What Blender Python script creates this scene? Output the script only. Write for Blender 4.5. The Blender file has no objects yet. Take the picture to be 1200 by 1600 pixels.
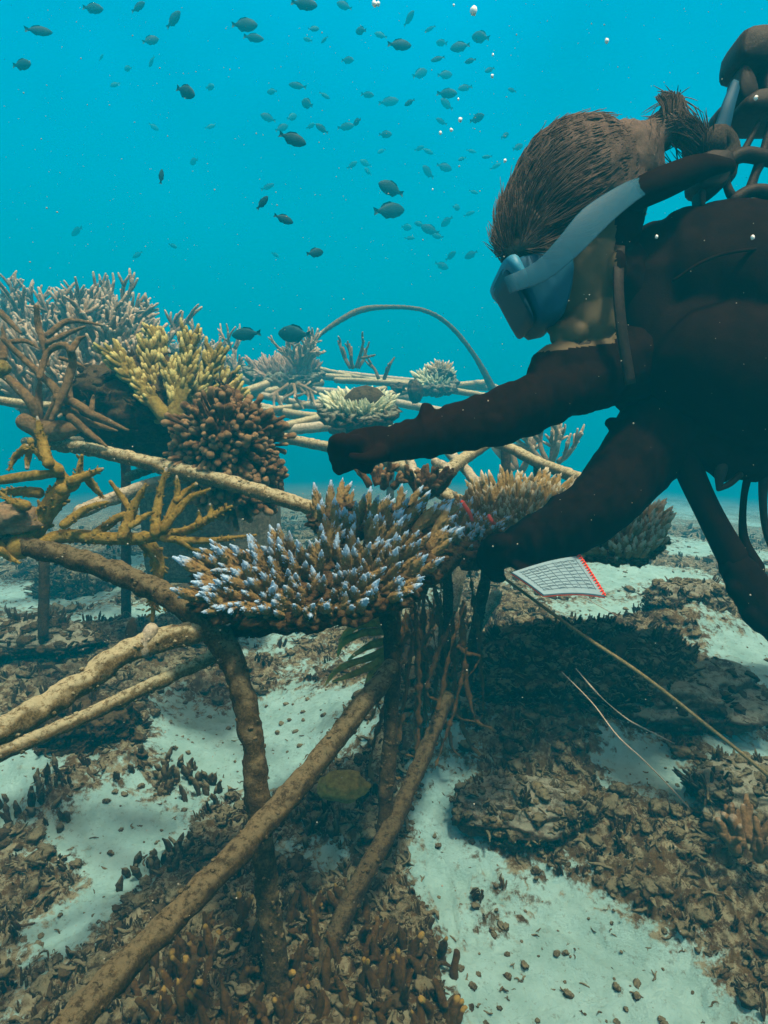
import bpy, math, random
import numpy as np
from mathutils import Vector, Matrix

S = bpy.context.scene
COL = S.collection
R = math.radians

# ------------------------------------------------------------------ camera
PITCH = 13.0
CAM_H = 0.90
FPX = 1040.0
cam_d = bpy.data.cameras.new('camera')
cam = bpy.data.objects.new('camera', cam_d); COL.objects.link(cam)
cam.location = (0, 0, CAM_H)
cam.rotation_euler = (R(90 - PITCH), 0, 0)
cam_d.sensor_width = 36; cam_d.sensor_fit = 'AUTO'
cam_d.lens = 36 * FPX / 1600
cam_d.clip_start = 0.02; cam_d.clip_end = 500
S.camera = cam

# ------------------------------------------------------------------ world, sun, exposure
SUN_EL, SUN_AZ = 73.0, 140.0      # azimuth from +Y, clockwise
W = bpy.data.worlds.new('World'); S.world = W; W.use_nodes = True
nt = W.node_tree; nt.nodes.clear()
n_out = nt.nodes.new('ShaderNodeOutputWorld')
n_bg = nt.nodes.new('ShaderNodeBackground')
n_sky = nt.nodes.new('ShaderNodeTexSky'); n_sky.sky_type = 'NISHITA'; n_sky.sun_disc = False
n_sky.sun_elevation = R(SUN_EL); n_sky.sun_rotation = R(SUN_AZ)
n_tc = nt.nodes.new('ShaderNodeTexCoord'); n_sep = nt.nodes.new('ShaderNodeSeparateXYZ')
n_rmp = nt.nodes.new('ShaderNodeValToRGB')
# daylight filtered by the water: blue-green towards the horizon, nearly white straight overhead
cr = n_rmp.color_ramp
cr.elements[0].position = 0.0; cr.elements[0].color = (0.0, 0.08, 0.08, 1)
cr.elements[1].position = 1.0; cr.elements[1].color = (7.0, 3.0, 0.9, 1)
for p, c in ((0.5, (0.0, 0.26, 0.42, 1)), (0.66, (0.0, 1.10, 1.25, 1)), (0.745, (0.0, 1.7, 1.8, 1)), (0.82, (5.5, 2.4, 0.7, 1))):
    e = cr.elements.new(p); e.color = c
n_mr = nt.nodes.new('ShaderNodeMapRange'); n_mr.inputs['From Min'].default_value = -1
n_mul = nt.nodes.new('ShaderNodeMix'); n_mul.data_type = 'RGBA'; n_mul.blend_type = 'MULTIPLY'
n_mul.inputs['Factor'].default_value = 1
L = nt.links.new
L(n_tc.outputs['Generated'], n_sep.inputs[0]); L(n_sep.outputs['Z'], n_mr.inputs['Value'])
L(n_mr.outputs[0], n_rmp.inputs[0]); L(n_sky.outputs[0], n_mul.inputs[6]); L(n_rmp.outputs[0], n_mul.inputs[7])
L(n_mul.outputs[2], n_bg.inputs[0]); L(n_bg.outputs[0], n_out.inputs[0])
# light comes unevenly through the rippled surface
n_no = nt.nodes.new('ShaderNodeTexNoise'); n_no.inputs['Scale'].default_value = 3.2; n_no.inputs['Detail'].default_value = 5
n_m2 = nt.nodes.new('ShaderNodeMapRange'); n_m2.inputs['From Min'].default_value = .3; n_m2.inputs['From Max'].default_value = .7
n_m2.inputs['To Min'].default_value = .8; n_m2.inputs['To Max'].default_value = 1.24
n_vm = nt.nodes.new('ShaderNodeVectorMath'); n_vm.operation = 'SCALE'
L(n_tc.outputs['Generated'], n_no.inputs['Vector']); L(n_no.outputs['Fac'], n_m2.inputs['Value'])
L(n_mul.outputs[2], n_vm.inputs[0]); L(n_m2.outputs[0], n_vm.inputs['Scale']); L(n_vm.outputs[0], n_bg.inputs[0])
n_bg.inputs[1].default_value = 0.088

sd = bpy.data.lights.new('sun', 'SUN'); sun = bpy.data.objects.new('sun', sd); COL.objects.link(sun)
sd.energy = 5.0; sd.angle = R(6); sd.color = (1.0, 0.92, 0.66)
az, el = R(SUN_AZ), R(SUN_EL)
to_sun = Vector((math.sin(az) * math.cos(el), math.cos(az) * math.cos(el), math.sin(el)))
sun.rotation_euler = to_sun.to_track_quat('Z', 'Y').to_euler()
sun.location = (0, 0, 20)

S.view_settings.view_transform = 'Standard'; S.view_settings.look = 'None'
S.view_settings.exposure = 0.85; S.view_settings.gamma = 1.0
S.render.engine = 'CYCLES'
cy = S.cycles
cy.use_denoising = True
cy.max_bounces = 6; cy.diffuse_bounces = 2; cy.volume_bounces = 2; cy.transparent_max_bounces = 8
cy.transmission_bounces = 4; cy.glossy_bounces = 2
cy.sample_clamp_indirect = 4.0

# ------------------------------------------------------------------ helpers
ca, sa = math.cos(R(PITCH)), math.sin(R(PITCH))
FWD = np.array([0, ca, -sa]); UP = np.array([0, sa, ca]); RT = np.array([1.0, 0, 0]); CAM = np.array([0, 0, CAM_H])

def P(px, py, d):
    """world point seen at photo pixel (px, py) of the 1200x1600 frame, d metres deep"""
    return CAM + RT * ((px - 600) / FPX * d) + UP * (-(py - 800) / FPX * d) + FWD * d

def Z(d):
    return d if d < 1.7 else 1.7 + (d - 1.7) * 2.4
def _hash(ix, iy, iz, seed):
    h = (ix.astype(np.int64) * 374761393 + iy.astype(np.int64) * 668265263 + iz.astype(np.int64) * 2147483647 + seed * 144665) & 0xffffffff
    h = ((h ^ (h >> 13)) * 1274126177) & 0xffffffff
    h = (h ^ (h >> 16)) & 0xffffffff
    return h.astype(np.float64) / 4294967295.0

def noise3(p, seed=0):
    p = np.asarray(p, float); i = np.floor(p); f = p - i; f = f * f * f * (f * (f * 6 - 15) + 10)
    ix, iy, iz = i[:, 0].astype(np.int64), i[:, 1].astype(np.int64), i[:, 2].astype(np.int64)
    o = 0
    for dx in (0, 1):
        wx = f[:, 0] if dx else 1 - f[:, 0]
        for dy in (0, 1):
            wy = f[:, 1] if dy else 1 - f[:, 1]
            for dz in (0, 1):
                wz = f[:, 2] if dz else 1 - f[:, 2]
                o = o + wx * wy * wz * _hash(ix + dx, iy + dy, iz + dz, seed)
    return o * 2 - 1

def fbm(p, freq=1.0, octv=4, seed=0, gain=0.5):
    p = np.asarray(p, float) * freq; a = 1.0; s = 0; tot = 0
    for k in range(octv):
        s = s + a * noise3(p + 17.3 * k, seed + k); tot += a; a *= gain; p = p * 2.03
    return s / tot

class MB:
    def __init__(self):
        self.v = []; self.f4 = []; self.f3 = []; self.t = []; self.n = 0
    def add(self, v, f4=None, f3=None, t=None):
        v = np.asarray(v, float)
        self.v.append(v)
        if f4 is not None and len(f4): self.f4.append(np.asarray(f4, np.int64) + self.n)
        if f3 is not None and len(f3): self.f3.append(np.asarray(f3, np.int64) + self.n)
        self.t.append(np.zeros(len(v)) if t is None else np.broadcast_to(np.asarray(t, float), (len(v),)))
        self.n += len(v)
    def arrays(self):
        v = np.concatenate(self.v); t = np.concatenate(self.t)
        f4 = np.concatenate(self.f4) if self.f4 else np.zeros((0, 4), np.int64)
        f3 = np.concatenate(self.f3) if self.f3 else np.zeros((0, 3), np.int64)
        return v, f4, f3, t
    def mesh(self, name, off=None, smooth=True):
        v, f4, f3, t = self.arrays()
        if off is not None: v = v - np.asarray(off)
        me = bpy.data.meshes.new(name)
        me.vertices.add(len(v)); me.vertices.foreach_set('co', v.ravel().astype(np.float32))
        nl = len(f4) * 4 + len(f3) * 3
        me.loops.add(nl); me.loops.foreach_set('vertex_index', np.concatenate([f4.ravel(), f3.ravel()]).astype(np.int32))
        me.polygons.add(len(f4) + len(f3))
        ls = np.concatenate([np.arange(len(f4)) * 4, len(f4) * 4 + np.arange(len(f3)) * 3]).astype(np.int32)
        me.polygons.foreach_set('loop_start', ls)
        me.polygons.foreach_set('use_smooth', np.full(len(ls), smooth))
        me.update(calc_edges=True)
        a = me.attributes.new('tip', 'FLOAT', 'POINT'); a.data.foreach_set('value', t.astype(np.float32))
        return me
    def build(self, name, mat, parent=None, smooth=True, origin=None):
        v = np.concatenate(self.v)
        if parent is not None: off = np.array(parent['_loc']) if '_loc' in parent else np.array(WLOC.get(parent.name, (0, 0, 0)))
        elif origin is not None: off = np.array(origin)
        else:
            off = v.mean(0); off[2] = v[:, 2].min()
        o = bpy.data.objects.new(name, self.mesh(name, off, smooth)); COL.objects.link(o)
        o.data.materials.append(mat)
        if parent is not None: o.parent = parent
        else: o.location = off
        WLOC[o.name] = tuple(off)
        return o

WLOC = {}
def tag(o, label=None, cat=None, group=None, kind=None):
    if label: o['label'] = label
    if cat: o['category'] = cat
    if group: o['group'] = group
    if kind: o['kind'] = kind
    return o
def thing(name, label, cat, loc, group=None):
    o = bpy.data.objects.new(name, None); COL.objects.link(o); o.location = tuple(loc)
    o.empty_display_size = 0.02
    WLOC[o.name] = tuple(loc)
    return tag(o, label, cat, group)

def catmull(pts, n):
    pts = np.asarray(pts, float)
    if len(pts) == 2:
        t = np.linspace(0, 1, n)[:, None]; return pts[0] * (1 - t) + pts[1] * t
    q = np.vstack([2 * pts[0] - pts[1], pts, 2 * pts[-1] - pts[-2]])
    L_ = np.concatenate([[0], np.cumsum(np.linalg.norm(np.diff(pts[:, :3], axis=0), axis=1))])
    s = np.linspace(0, L_[-1], n); seg = np.clip(np.searchsorted(L_, s, side='right') - 1, 0, len(pts) - 2)
    u = ((s - L_[seg]) / np.maximum(L_[seg + 1] - L_[seg], 1e-9))[:, None]
    a, b, c, d = q[seg], q[seg + 1], q[seg + 2], q[seg + 3]
    return 0.5 * (2 * b + (c - a) * u + (2 * a - 5 * b + 4 * c - d) * u ** 2 + (3 * b - a - 3 * c + d) * u ** 3)

def tube(mb, pts, rad, sides=8, n=None, step=None, amp=0.0, freq=40, octv=3, seed=0, t=(0, 1), capend=True, capstart=True, flat=None, namp=None):
    """round ended tapered tube through pts, surface roughened by noise"""
    pts = np.asarray(pts, float); rad = np.asarray(rad if np.ndim(rad) else [rad] * len(pts), float)
    full = np.hstack([pts, rad[:, None]])
    ln = np.linalg.norm(np.diff(pts, axis=0), axis=1).sum()
    if n is None: n = max(3, int(ln / (step or 0.01)) + 1)
    q = catmull(full, n); c = q[:, :3]; r = np.maximum(q[:, 3], 1e-4)
    T = np.gradient(c, axis=0); T /= np.linalg.norm(T, axis=1)[:, None] + 1e-12
    N = np.zeros_like(T); ref = np.array([0, 0, 1.0]) if abs(T[0, 2]) < 0.8 else np.array([1.0, 0, 0])
    v = ref
    for i in range(n):
        v = v - T[i] * v.dot(T[i]); v = v / (np.linalg.norm(v) + 1e-12); N[i] = v
    B = np.cross(T, N)
    # rounded ends
    cs, rs, Ns, Bs, ts = [c], [r], [N], [B], [np.linspace(t[0], t[1], n)]
    if capend:
        for a in (35, 62):
            cs.append((c[-1] + T[-1] * r[-1] * math.sin(R(a)))[None]); rs.append(np.array([r[-1] * math.cos(R(a))])); Ns.append(N[-1:]); Bs.append(B[-1:]); ts.append(np.array([t[1]]))
    if capstart:
        for a in (35, 62):
            cs.insert(0, (c[0] - T[0] * r[0] * math.sin(R(a)))[None]); rs.insert(0, np.array([r[0] * math.cos(R(a))])); Ns.insert(0, N[:1]); Bs.insert(0, B[:1]); ts.insert(0, np.array([t[0]]))
    cc, rr, NN, BB, tt = map(np.concatenate, (cs, rs, Ns, Bs, ts))
    m = len(cc); ang = np.linspace(0, 2 * math.pi, sides, endpoint=False)
    dirs = NN[:, None, :] * np.cos(ang)[None, :, None] + BB[:, None, :] * np.sin(ang)[None, :, None]
    V = cc[:, None, :] + dirs * rr[:, None, None]
    V = V.reshape(-1, 3)
    if amp:
        dn = dirs.reshape(-1, 3)
        V = V + dn * (amp * fbm(V, freq, octv, seed))[:, None]
    ends = []
    i = np.arange(m - 1)[:, None] * sides; j = np.arange(sides)[None, :]; j2 = (j + 1) % sides
    F = np.stack([i + j, i + j2, i + sides + j2, i + sides + j], -1).reshape(-1, 4)
    nv = len(V); e0 = cc[0] - T[0] * r[0] * (0.12 if capstart else 0); e1 = cc[-1] + T[-1] * r[-1] * (0.12 if capend else 0)
    V = np.vstack([V, e0, e1])
    k = np.arange(sides); k2 = (k + 1) % sides
    F3 = np.vstack([np.stack([np.full(sides, nv), k2, k], -1), np.stack([np.full(sides, nv + 1), (m - 1) * sides + k, (m - 1) * sides + k2], -1)])
    tv = np.concatenate([np.repeat(tt, sides), [t[0], t[1]]])
    mb.add(V, F, F3, tv)

def ico(sub=2):
    import bmesh
    bm = bmesh.new(); bmesh.ops.create_icosphere(bm, subdivisions=sub, radius=1)
    v = np.array([x.co[:] for x in bm.verts]); f = np.array([[y.index for y in x.verts] for x in bm.faces]); bm.free()
    return v, f
ICO = {k: ico(k) for k in (1, 2, 3, 4, 5, 6)}

def blob(mb, c, r, sub=2, amp=0.0, freq=3.0, seed=0, rot=None, t=0.0, octv=3):
    v, f = ICO[sub]; r = np.asarray(r if np.ndim(r) else [r] * 3, float)
    d = v * (1 + (amp * fbm(v, freq, octv, seed))[:, None]) if amp else v
    q = d * r
    if rot is not None: q = q @ np.asarray(rot).T
    mb.add(q + np.asarray(c), None, f, t)

def rotm(ax, a):
    return np.array(Matrix.Rotation(a, 3, Vector(ax)))
def align(z, spin=0.0):
    z = np.asarray(z, float); z = z / np.linalg.norm(z)
    a = np.array([1.0, 0, 0]) if abs(z[0]) < 0.8 else np.array([0, 1.0, 0])
    x = np.cross(a, z); x /= np.linalg.norm(x); y = np.cross(z, x)
    c, s = math.cos(spin), math.sin(spin)
    return np.stack([x * c + y * s, -x * s + y * c, z], 1)

# ------------------------------------------------------------------ materials
def newmat(name):
    m = bpy.data.materials.new(name); m.use_nodes = True
    nt = m.node_tree; b = nt.nodes['Principled BSDF']
    b.inputs['Roughness'].default_value = 0.9; b.inputs['Specular IOR Level'].default_value = 0.12
    return m, nt, b
def N(nt, t, **kw):
    n = nt.nodes.new(t)
    for k, v in kw.items(): setattr(n, k, v)
    return n
def mixc(nt, fac, a, b, blend='MIX'):
    m = N(nt, 'ShaderNodeMix', data_type='RGBA', blend_type=blend)
    for s, v in ((0, fac), (6, a), (7, b)):
        if isinstance(v, bpy.types.NodeSocket): nt.links.new(v, m.inputs[s])
        elif s == 0: m.inputs[0].default_value = v
        else: m.inputs[s].default_value = (*v, 1) if len(v) == 3 else v
    return m.outputs[2]
def ramp(nt, src, lo, hi, a=0.0, b=1.0):
    m = N(nt, 'ShaderNodeMapRange'); m.interpolation_type = 'SMOOTHSTEP'
    m.inputs['From Min'].default_value = lo; m.inputs['From Max'].default_value = hi
    m.inputs['To Min'].default_value = a; m.inputs['To Max'].default_value = b
    nt.links.new(src, m.inputs['Value']); return m.outputs[0]
def noise(nt, scale, detail=4, rough=0.6, dist=0.0):
    g = N(nt, 'ShaderNodeNewGeometry'); n = N(nt, 'ShaderNodeTexNoise')
    n.inputs['Scale'].default_value = scale; n.inputs['Detail'].default_value = detail
    n.inputs['Roughness'].default_value = rough; n.inputs['Distortion'].default_value = dist
    nt.links.new(g.outputs['Position'], n.inputs['Vector']); return n.outputs['Fac']
def bump(nt, bsdf, h, strength=0.5, dist=0.01):
    b = N(nt, 'ShaderNodeBump'); b.inputs['Strength'].default_value = strength; b.inputs['Distance'].default_value = dist
    nt.links.new(h, b.inputs['Height']); nt.links.new(b.outputs[0], bsdf.inputs['Normal'])
def up_fac(nt, lo=0.2, hi=0.9):
    g = N(nt, 'ShaderNodeNewGeometry'); s = N(nt, 'ShaderNodeSeparateXYZ')
    nt.links.new(g.outputs['Normal'], s.inputs[0]); return ramp(nt, s.outputs['Z'], lo, hi)
def math_(nt, op, a, b):
    m = N(nt, 'ShaderNodeMath', operation=op)
    for i, v in ((0, a), (1, b)):
        if isinstance(v, bpy.types.NodeSocket): nt.links.new(v, m.inputs[i])
        else: m.inputs[i].default_value = v
    return m.outputs[0]

def mat_rough(name, c1, c2, dust_toplight=None, scale=60, dust_toplight_amt=0.8, bscale=180, bstr=0.6, bdist=0.004, rough=0.9, speck=.75):
    """two tone rough organic surface, with pale sediment and painted sunlit tops on surfaces that face up"""
    m, nt, b = newmat(name)
    col = mixc(nt, ramp(nt, noise(nt, scale, 6, 0.75), 0.38, 0.62), c1, c2)
    col = mixc(nt, ramp(nt, noise(nt, scale * 5, 5, 0.8), 0.40, 0.60, 0.0, speck), col, tuple(x * .35 for x in c1))
    if dust_toplight is not None:
        f = math_(nt, 'MULTIPLY', up_fac(nt, 0.2, 0.8), ramp(nt, noise(nt, scale * 1.7, 5, 0.8), 0.38, 0.55, 0.1, 1.0))
        f = math_(nt, 'MULTIPLY', f, dust_toplight_amt)
        col = mixc(nt, f, col, dust_toplight)
    nt.links.new(col, b.inputs['Base Color']); b.inputs['Roughness'].default_value = rough
    bump(nt, b, noise(nt, bscale * .6, 8, 0.8), min(1, bstr * 1.3), bdist * 3)
    return m
def mat_coral(name, base, mid, tip, lo=0.55, hi=0.85, bscale=350, bstr=0.6):
    m, nt, b = newmat(name)
    at = N(nt, 'ShaderNodeAttribute', attribute_name='tip')
    jit = math_(nt, 'ADD', at.outputs['Fac'], ramp(nt, noise(nt, 25, 2), 0.3, 0.7, -0.13, 0.13))
    col = mixc(nt, ramp(nt, noise(nt, 90, 4, 0.7), 0.3, 0.7), base, mid)
    col = mixc(nt, ramp(nt, jit, lo, hi), col, tip)
    nt.links.new(col, b.inputs['Base Color']); b.inputs['Roughness'].default_value = 0.8
    bump(nt, b, noise(nt, bscale * .7, 6, 0.75), 1.0, 0.006)
    return m

M = {}
M['pipe'] = mat_rough('encrusted_pipe', (.17, .115, .035), (.33, .25, .11), (.64, .60, .38), 70, 1.0, 260, 0.9, 0.004)  # strong pale tops: settled sediment plus sunlight put into the colour
M['pipe_dark'] = mat_rough('algae_pipe', (.036, .020, .006), (.085, .052, .018), (.24, .20, .10), 60, 0.45, 240, 0.8, 0.004)
M['pipe_mid'] = mat_rough('olive_crusted_pipe', (.055, .034, .011), (.13, .09, .032), (.34, .29, .16), 60, 0.6, 240, 0.8, 0.004)
M['pipe_pale'] = mat_rough('pale_pipe', (.28, .25, .17), (.44, .40, .28), (.66, .62, .48), 50, 0.8, 220, 0.7, 0.004)
M['rubble'] = mat_rough('rubble', (.045, .026, .007), (.125, .080, .026), (.34, .34, .21), 28, 0.55, 220, 0.8, 0.004)
M['algae'] = mat_rough('algae_rock', (.032, .016, .004), (.075, .042, .013), (.17, .135, .065), 30, 0.5, 160, 0.9, 0.005)
M['rock'] = mat_rough('reef_rock', (.07, .042, .02), (.16, .11, .06), (.38, .42, .32), 22, 0.8, 110, 0.9, 0.006)
M['hero'] = mat_coral('brown_coral_blue_white_tips', (.19, .12, .040), (.35, .26, .105), (.46, .69, .95), 0.70, 0.92)
M['hero_plate'] = mat_rough('coral_plate', (.05, .024, .007), (.11, .06, .02), (.22, .16, .08), 40, 0.4, 260, 0.8, 0.003)
M['tan_plate'] = mat_rough('tan_coral_plate', (.12, .08, .03), (.22, .16, .07), (.34, .28, .16), 40, 0.5, 260, 0.8, 0.003)
M['tan_coral'] = mat_coral('tan_coral_pale_tips', (.24, .16, .05), (.42, .31, .12), (.70, .66, .50), 0.68, 1.0)
M['white_coral'] = mat_coral('cream_coral', (.30, .21, .09), (.46, .36, .18), (.74, .70, .55), 0.6, 0.98)
M['pale_green'] = mat_coral('pale_green_coral', (.30, .31, .16), (.45, .48, .27), (.78, .84, .60), 0.35, 0.9)
M['pink_table'] = mat_coral('pinkish_tan_coral', (.27, .18, .12), (.38, .26, .18), (.52, .40, .30), 0.4, 0.9)
M['staghorn'] = mat_coral('olive_staghorn', (.15, .10, .015), (.34, .25, .06), (.45, .43, .38), 1.0, 1.14)
M['dark_stag'] = mat_coral('dark_olive_staghorn', (.10, .06, .022), (.22, .15, .07), (.40, .36, .28), 1.0, 1.14)
M['grey_stag'] = mat_coral('grey_staghorn', (.17, .12, .065), (.32, .235, .14), (.56, .46, .33), 0.7, 1.05)
M['yellow_stag'] = mat_coral('yellow_green_coral', (.14, .10, .02), (.30, .25, .06), (.56, .52, .20), 0.75, 1.05)
M['cauli'] = mat_coral('brown_cauliflower_coral', (.07, .035, .012), (.16, .09, .04), (.30, .20, .10), 0.85, 1.1, 400, 0.7)
M['yellow_finger'] = mat_coral('olive_finger_coral', (.04, .02, .005), (.09, .052, .012), (.30, .21, .05), 0.94, 1.08)
M['weed'] = mat_coral('golden_brown_branches', (.20, .15, .03), (.38, .30, .07), (.48, .40, .12), 0.5, 1.0)
M['stalk'] = mat_coral('dark_stalks', (.05, .024, .006), (.11, .06, .018), (.18, .12, .04), 0.8, 1.1)
M['suit'] = mat_rough('neoprene', (.006, .0014, .0004), (.010, .0028, .001), None, 30, 0, 500, 0.25, 0.001, 0.75, .2)
M['suit'].node_tree.nodes['Principled BSDF'].inputs['Specular IOR Level'].default_value = 0.02
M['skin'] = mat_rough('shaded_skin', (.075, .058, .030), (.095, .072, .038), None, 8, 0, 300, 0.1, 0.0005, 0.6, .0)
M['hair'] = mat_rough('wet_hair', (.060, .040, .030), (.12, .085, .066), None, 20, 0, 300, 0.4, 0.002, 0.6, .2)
M['rubber'] = mat_rough('black_rubber', (.014, .010, .008), (.028, .019, .014), None, 60, 0, 300, 0.3, 0.001, 0.5, .2)
M['webbing'] = mat_rough('worn_webbing', (.04, .03, .022), (.07, .052, .04), None, 60, 0, 400, 0.4, 0.002, 0.8)
M['metal'] = mat_rough('dull_metal', (.06, .05, .042), (.11, .095, .08), None, 60, 0, 300, 0.2, 0.002, 0.4)
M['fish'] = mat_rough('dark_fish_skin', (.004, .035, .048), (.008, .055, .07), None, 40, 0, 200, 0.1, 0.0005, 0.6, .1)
M['fish_hazed'] = mat_rough('haze_tinted_fish_skin', (.005, .13, .17), (.008, .17, .22), None, 40, 0, 200, 0.1, 0.0005, 0.6, .1)  # water haze put into the skin colour of the faint fish
M['rope'] = mat_rough('olive_rope', (.20, .16, .07), (.34, .28, .15), None, 200, 0, 400, 0.6, 0.002)
M['line'] = mat_rough('thin_line', (.42, .34, .26), (.55, .46, .36), None, 100, 0, 400, 0.2, 0.002)
M['concrete'] = mat_rough('concrete', (.13, .12, .085), (.21, .20, .15), (.3, .29, .22), 20, 0.5, 120, 0.6, 0.005)
def flat(name, c, rough=0.6, spec=0.3):
    m, nt, b = newmat(name)
    col = mixc(nt, ramp(nt, noise(nt, 80, 3), 0.3, 0.7), tuple(x * 0.88 for x in c), c)
    nt.links.new(col, b.inputs['Base Color']); b.inputs['Roughness'].default_value = rough
    b.inputs['Specular IOR Level'].default_value = spec; return m
M['red'] = flat('red_plastic', (.80, .06, .03)); M['paper'] = flat('waterproof_paper', (.17, .28, .34))
M['ink'] = flat('ink', (.11, .19, .24)); M['speck'] = flat('bubble_glint', (.95, .97, .97), 0.1, 0.8)
M['mask'] = flat('blue_silicone', (.006, .07, .13), 0.6, 0.15)
M['strap'] = flat('translucent_blue_strap', (.015, .11, .18), 0.5, 0.2); M['strap'].node_tree.nodes['Principled BSDF'].inputs['Alpha'].default_value = 0.62
M['maskpale'] = flat('pale_blue_frame', (.02, .20, .33), 0.5, 0.3)
m_, nt_, b_ = newmat('tinted_lens'); b_.inputs['Base Color'].default_value = (.01, .04, .07, 1); b_.inputs['Roughness'].default_value = 0.45
b_.inputs['Specular IOR Level'].default_value = 0.08; M['lens'] = m_

# ------------------------------------------------------------------ sea bed
def base_h(x, y):
    r = np.sqrt(x * x + y * y)
    s = np.maximum(0, r - 1.9)
    h = -0.175 * s * s / (s + 1.2)
    return np.maximum(h, -9.0 + 0 * h)
def ground_pt(px, py, it=30):
    d0 = P(px, py, 1.0) - CAM
    t = 0.3
    for k in range(4000):
        p = CAM + d0 * t
        if p[2] <= base_h(p[0], p[1]): break
        t *= 1.004
    return CAM + d0 * t
SAND = [
 [(-60, 870), (70, 868), (200, 860), (330, 850), (460, 850), (460, 905), (330, 965), (240, 985), (150, 1020), (60, 1000), (-60, 990)],
 [(240, 1080), (290, 1066), (310, 1130), (400, 1090), (470, 1100), (540, 1130), (590, 1110), (560, 1165), (500, 1210), (440, 1290), (400, 1262), (340, 1240), (250, 1222), (235, 1180)],
 [(380, 1005), (420, 1000), (425, 1040), (390, 1045)], [(440, 1050), (480, 1048), (500, 1085), (450, 1100)],
 [(545, 1030), (600, 1000), (600, 1050), (550, 1080)],
 [(-80, 1185), (60, 1180), (62, 1240), (30, 1310), (-80, 1330)], [(80, 1180), (150, 1195), (110, 1230), (70, 1220)],
 [(150, 1270), (200, 1240), (262, 1300), (290, 1340), (225, 1385), (205, 1440), (140, 1520), (60, 1545), (5, 1490), (25, 1460), (110, 1440), (130, 1380), (110, 1330)],
 [(405, 1340), (440, 1330), (425, 1500), (400, 1500)],
 [(440, 1365), (540, 1365), (545, 1402), (500, 1425), (455, 1405)],
 [(640, 1310), (725, 1290), (765, 1370), (820, 1400), (900, 1430), (960, 1470), (1050, 1510), (1150, 1540), (1260, 1640), (1200, 1800), (720, 1800), (715, 1600), (700, 1500), (640, 1420)],
 [(900, 1258), (1000, 1252), (1075, 1300), (1065, 1345), (960, 1335), (900, 1300)],
 [(1050, 1215), (1240, 1180), (1240, 1290), (1100, 1275)],
 [(690, 1180), (795, 1190), (785, 1260), (740, 1300), (655, 1260)],
 [(880, 600), (2200, 600), (2200, 1080), (1130, 1080), (1040, 1010), (900, 960), (850, 900)],
 [(1040, 1120), (1100, 1070), (1260, 1090), (1260, 1160), (1100, 1170)],
 [(1160, 1440), (1230, 1380), (1260, 1480), (1190, 1500)],
]
SANDW = [np.array([ground_pt(x, max(y, 640))[:2] for x, y in poly]) for poly in SAND]
SANDW = [w.mean(0) + (w - w.mean(0)) * (1.03 if np.ptp(w, axis=0).max() < 1.2 else 1) for w in SANDW]
def inpoly(x, y, poly):
    ins = np.zeros(len(x), bool); n = len(poly); j = n - 1
    for i in range(n):
        xi, yi = poly[i]; xj, yj = poly[j]
        c = ((yi > y) != (yj > y)) & (x < (xj - xi) * (y - yi) / (yj - yi + 1e-12) + xi)
        ins ^= c; j = i
    return ins
def rub_mask(x, y):
    """1 where rubble covers the bed, 0 on bare sand, soft in between"""
    r = np.sqrt(x * x + y * y); w = 0
    for k in range(6): w = w + rub_hard(x + .020 * r * math.cos(k * 1.047) * (1 + k % 2), y + .026 * r * math.sin(k * 1.047) * (1 + k % 2))
    return w / 6
def rub_hard(x, y):
    p = np.stack([x, y, np.zeros_like(x)], 1); r = np.sqrt(x * x + y * y)
    a = 0.05 * np.clip(r, 0.5, 3)
    X = x + a * fbm(p, 7, 3, 5) ; Y = y + a * fbm(p, 7, 3, 9)
    ins = np.zeros(len(x), bool)
    for w in SANDW: ins |= inpoly(X, Y, w)
    n = fbm(p, 5.5, 4, 21); n2 = fbm(p, 2.2, 4, 31)
    m = np.where(ins, 0.0, 1.0)
    m = np.where(ins & (n > 0.36), 0.8, m)
    far = r > 2.6
    m = np.where(far & (n2 > -0.12), 0.75, m)
    m = np.where(~ins & (n < -0.30), 0.2, m)
    return m
MOUNDS = [(ground_pt(900, 1190)[:2], .42, .30, .17), (ground_pt(1075, 1010)[:2], .22, .16, .14), (ground_pt(110, 1200)[:2], .26, .22, .08),
          (ground_pt(470, 1600)[:2], .22, .16, .07), (ground_pt(640, 1200)[:2], .25, .3, .10), (ground_pt(1130, 1400)[:2], .25, .18, .06),
          (ground_pt(60, 1040)[:2], .5, .25, .10), (ground_pt(1150, 1080)[:2], .4, .2, .05)]
def g_h(x, y, mask=None):
    x = np.asarray(x, float); y = np.asarray(y, float)
    h = base_h(x, y)
    for (c, rx, ry, hh) in MOUNDS:
        h = h + hh * np.exp(-((x - c[0]) / rx) ** 2 - ((y - c[1]) / ry) ** 2)
    p = np.stack([x, y, np.zeros_like(x)], 1)
    h = h + 0.03 * fbm(p, 2.5, 3, 2)
    if mask is None: mask = rub_mask(x, y)
    h = h + mask * (0.016 + 0.024 * fbm(p, 14, 4, 7) + 0.030 * (0.5 - np.abs(fbm(p, 34, 4, 12))))
    h = h + (1 - mask) * (0.010 * fbm(p, 18, 6, 17, .62) + 0.014 * fbm(p, 6, 3, 19) + 0.004 * np.sin(p[:, 0] * 40 + p[:, 1] * 70 + 6 * fbm(p, 4, 2, 44)) * (fbm(p, 3, 2, 41) > 0))
    return h

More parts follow.
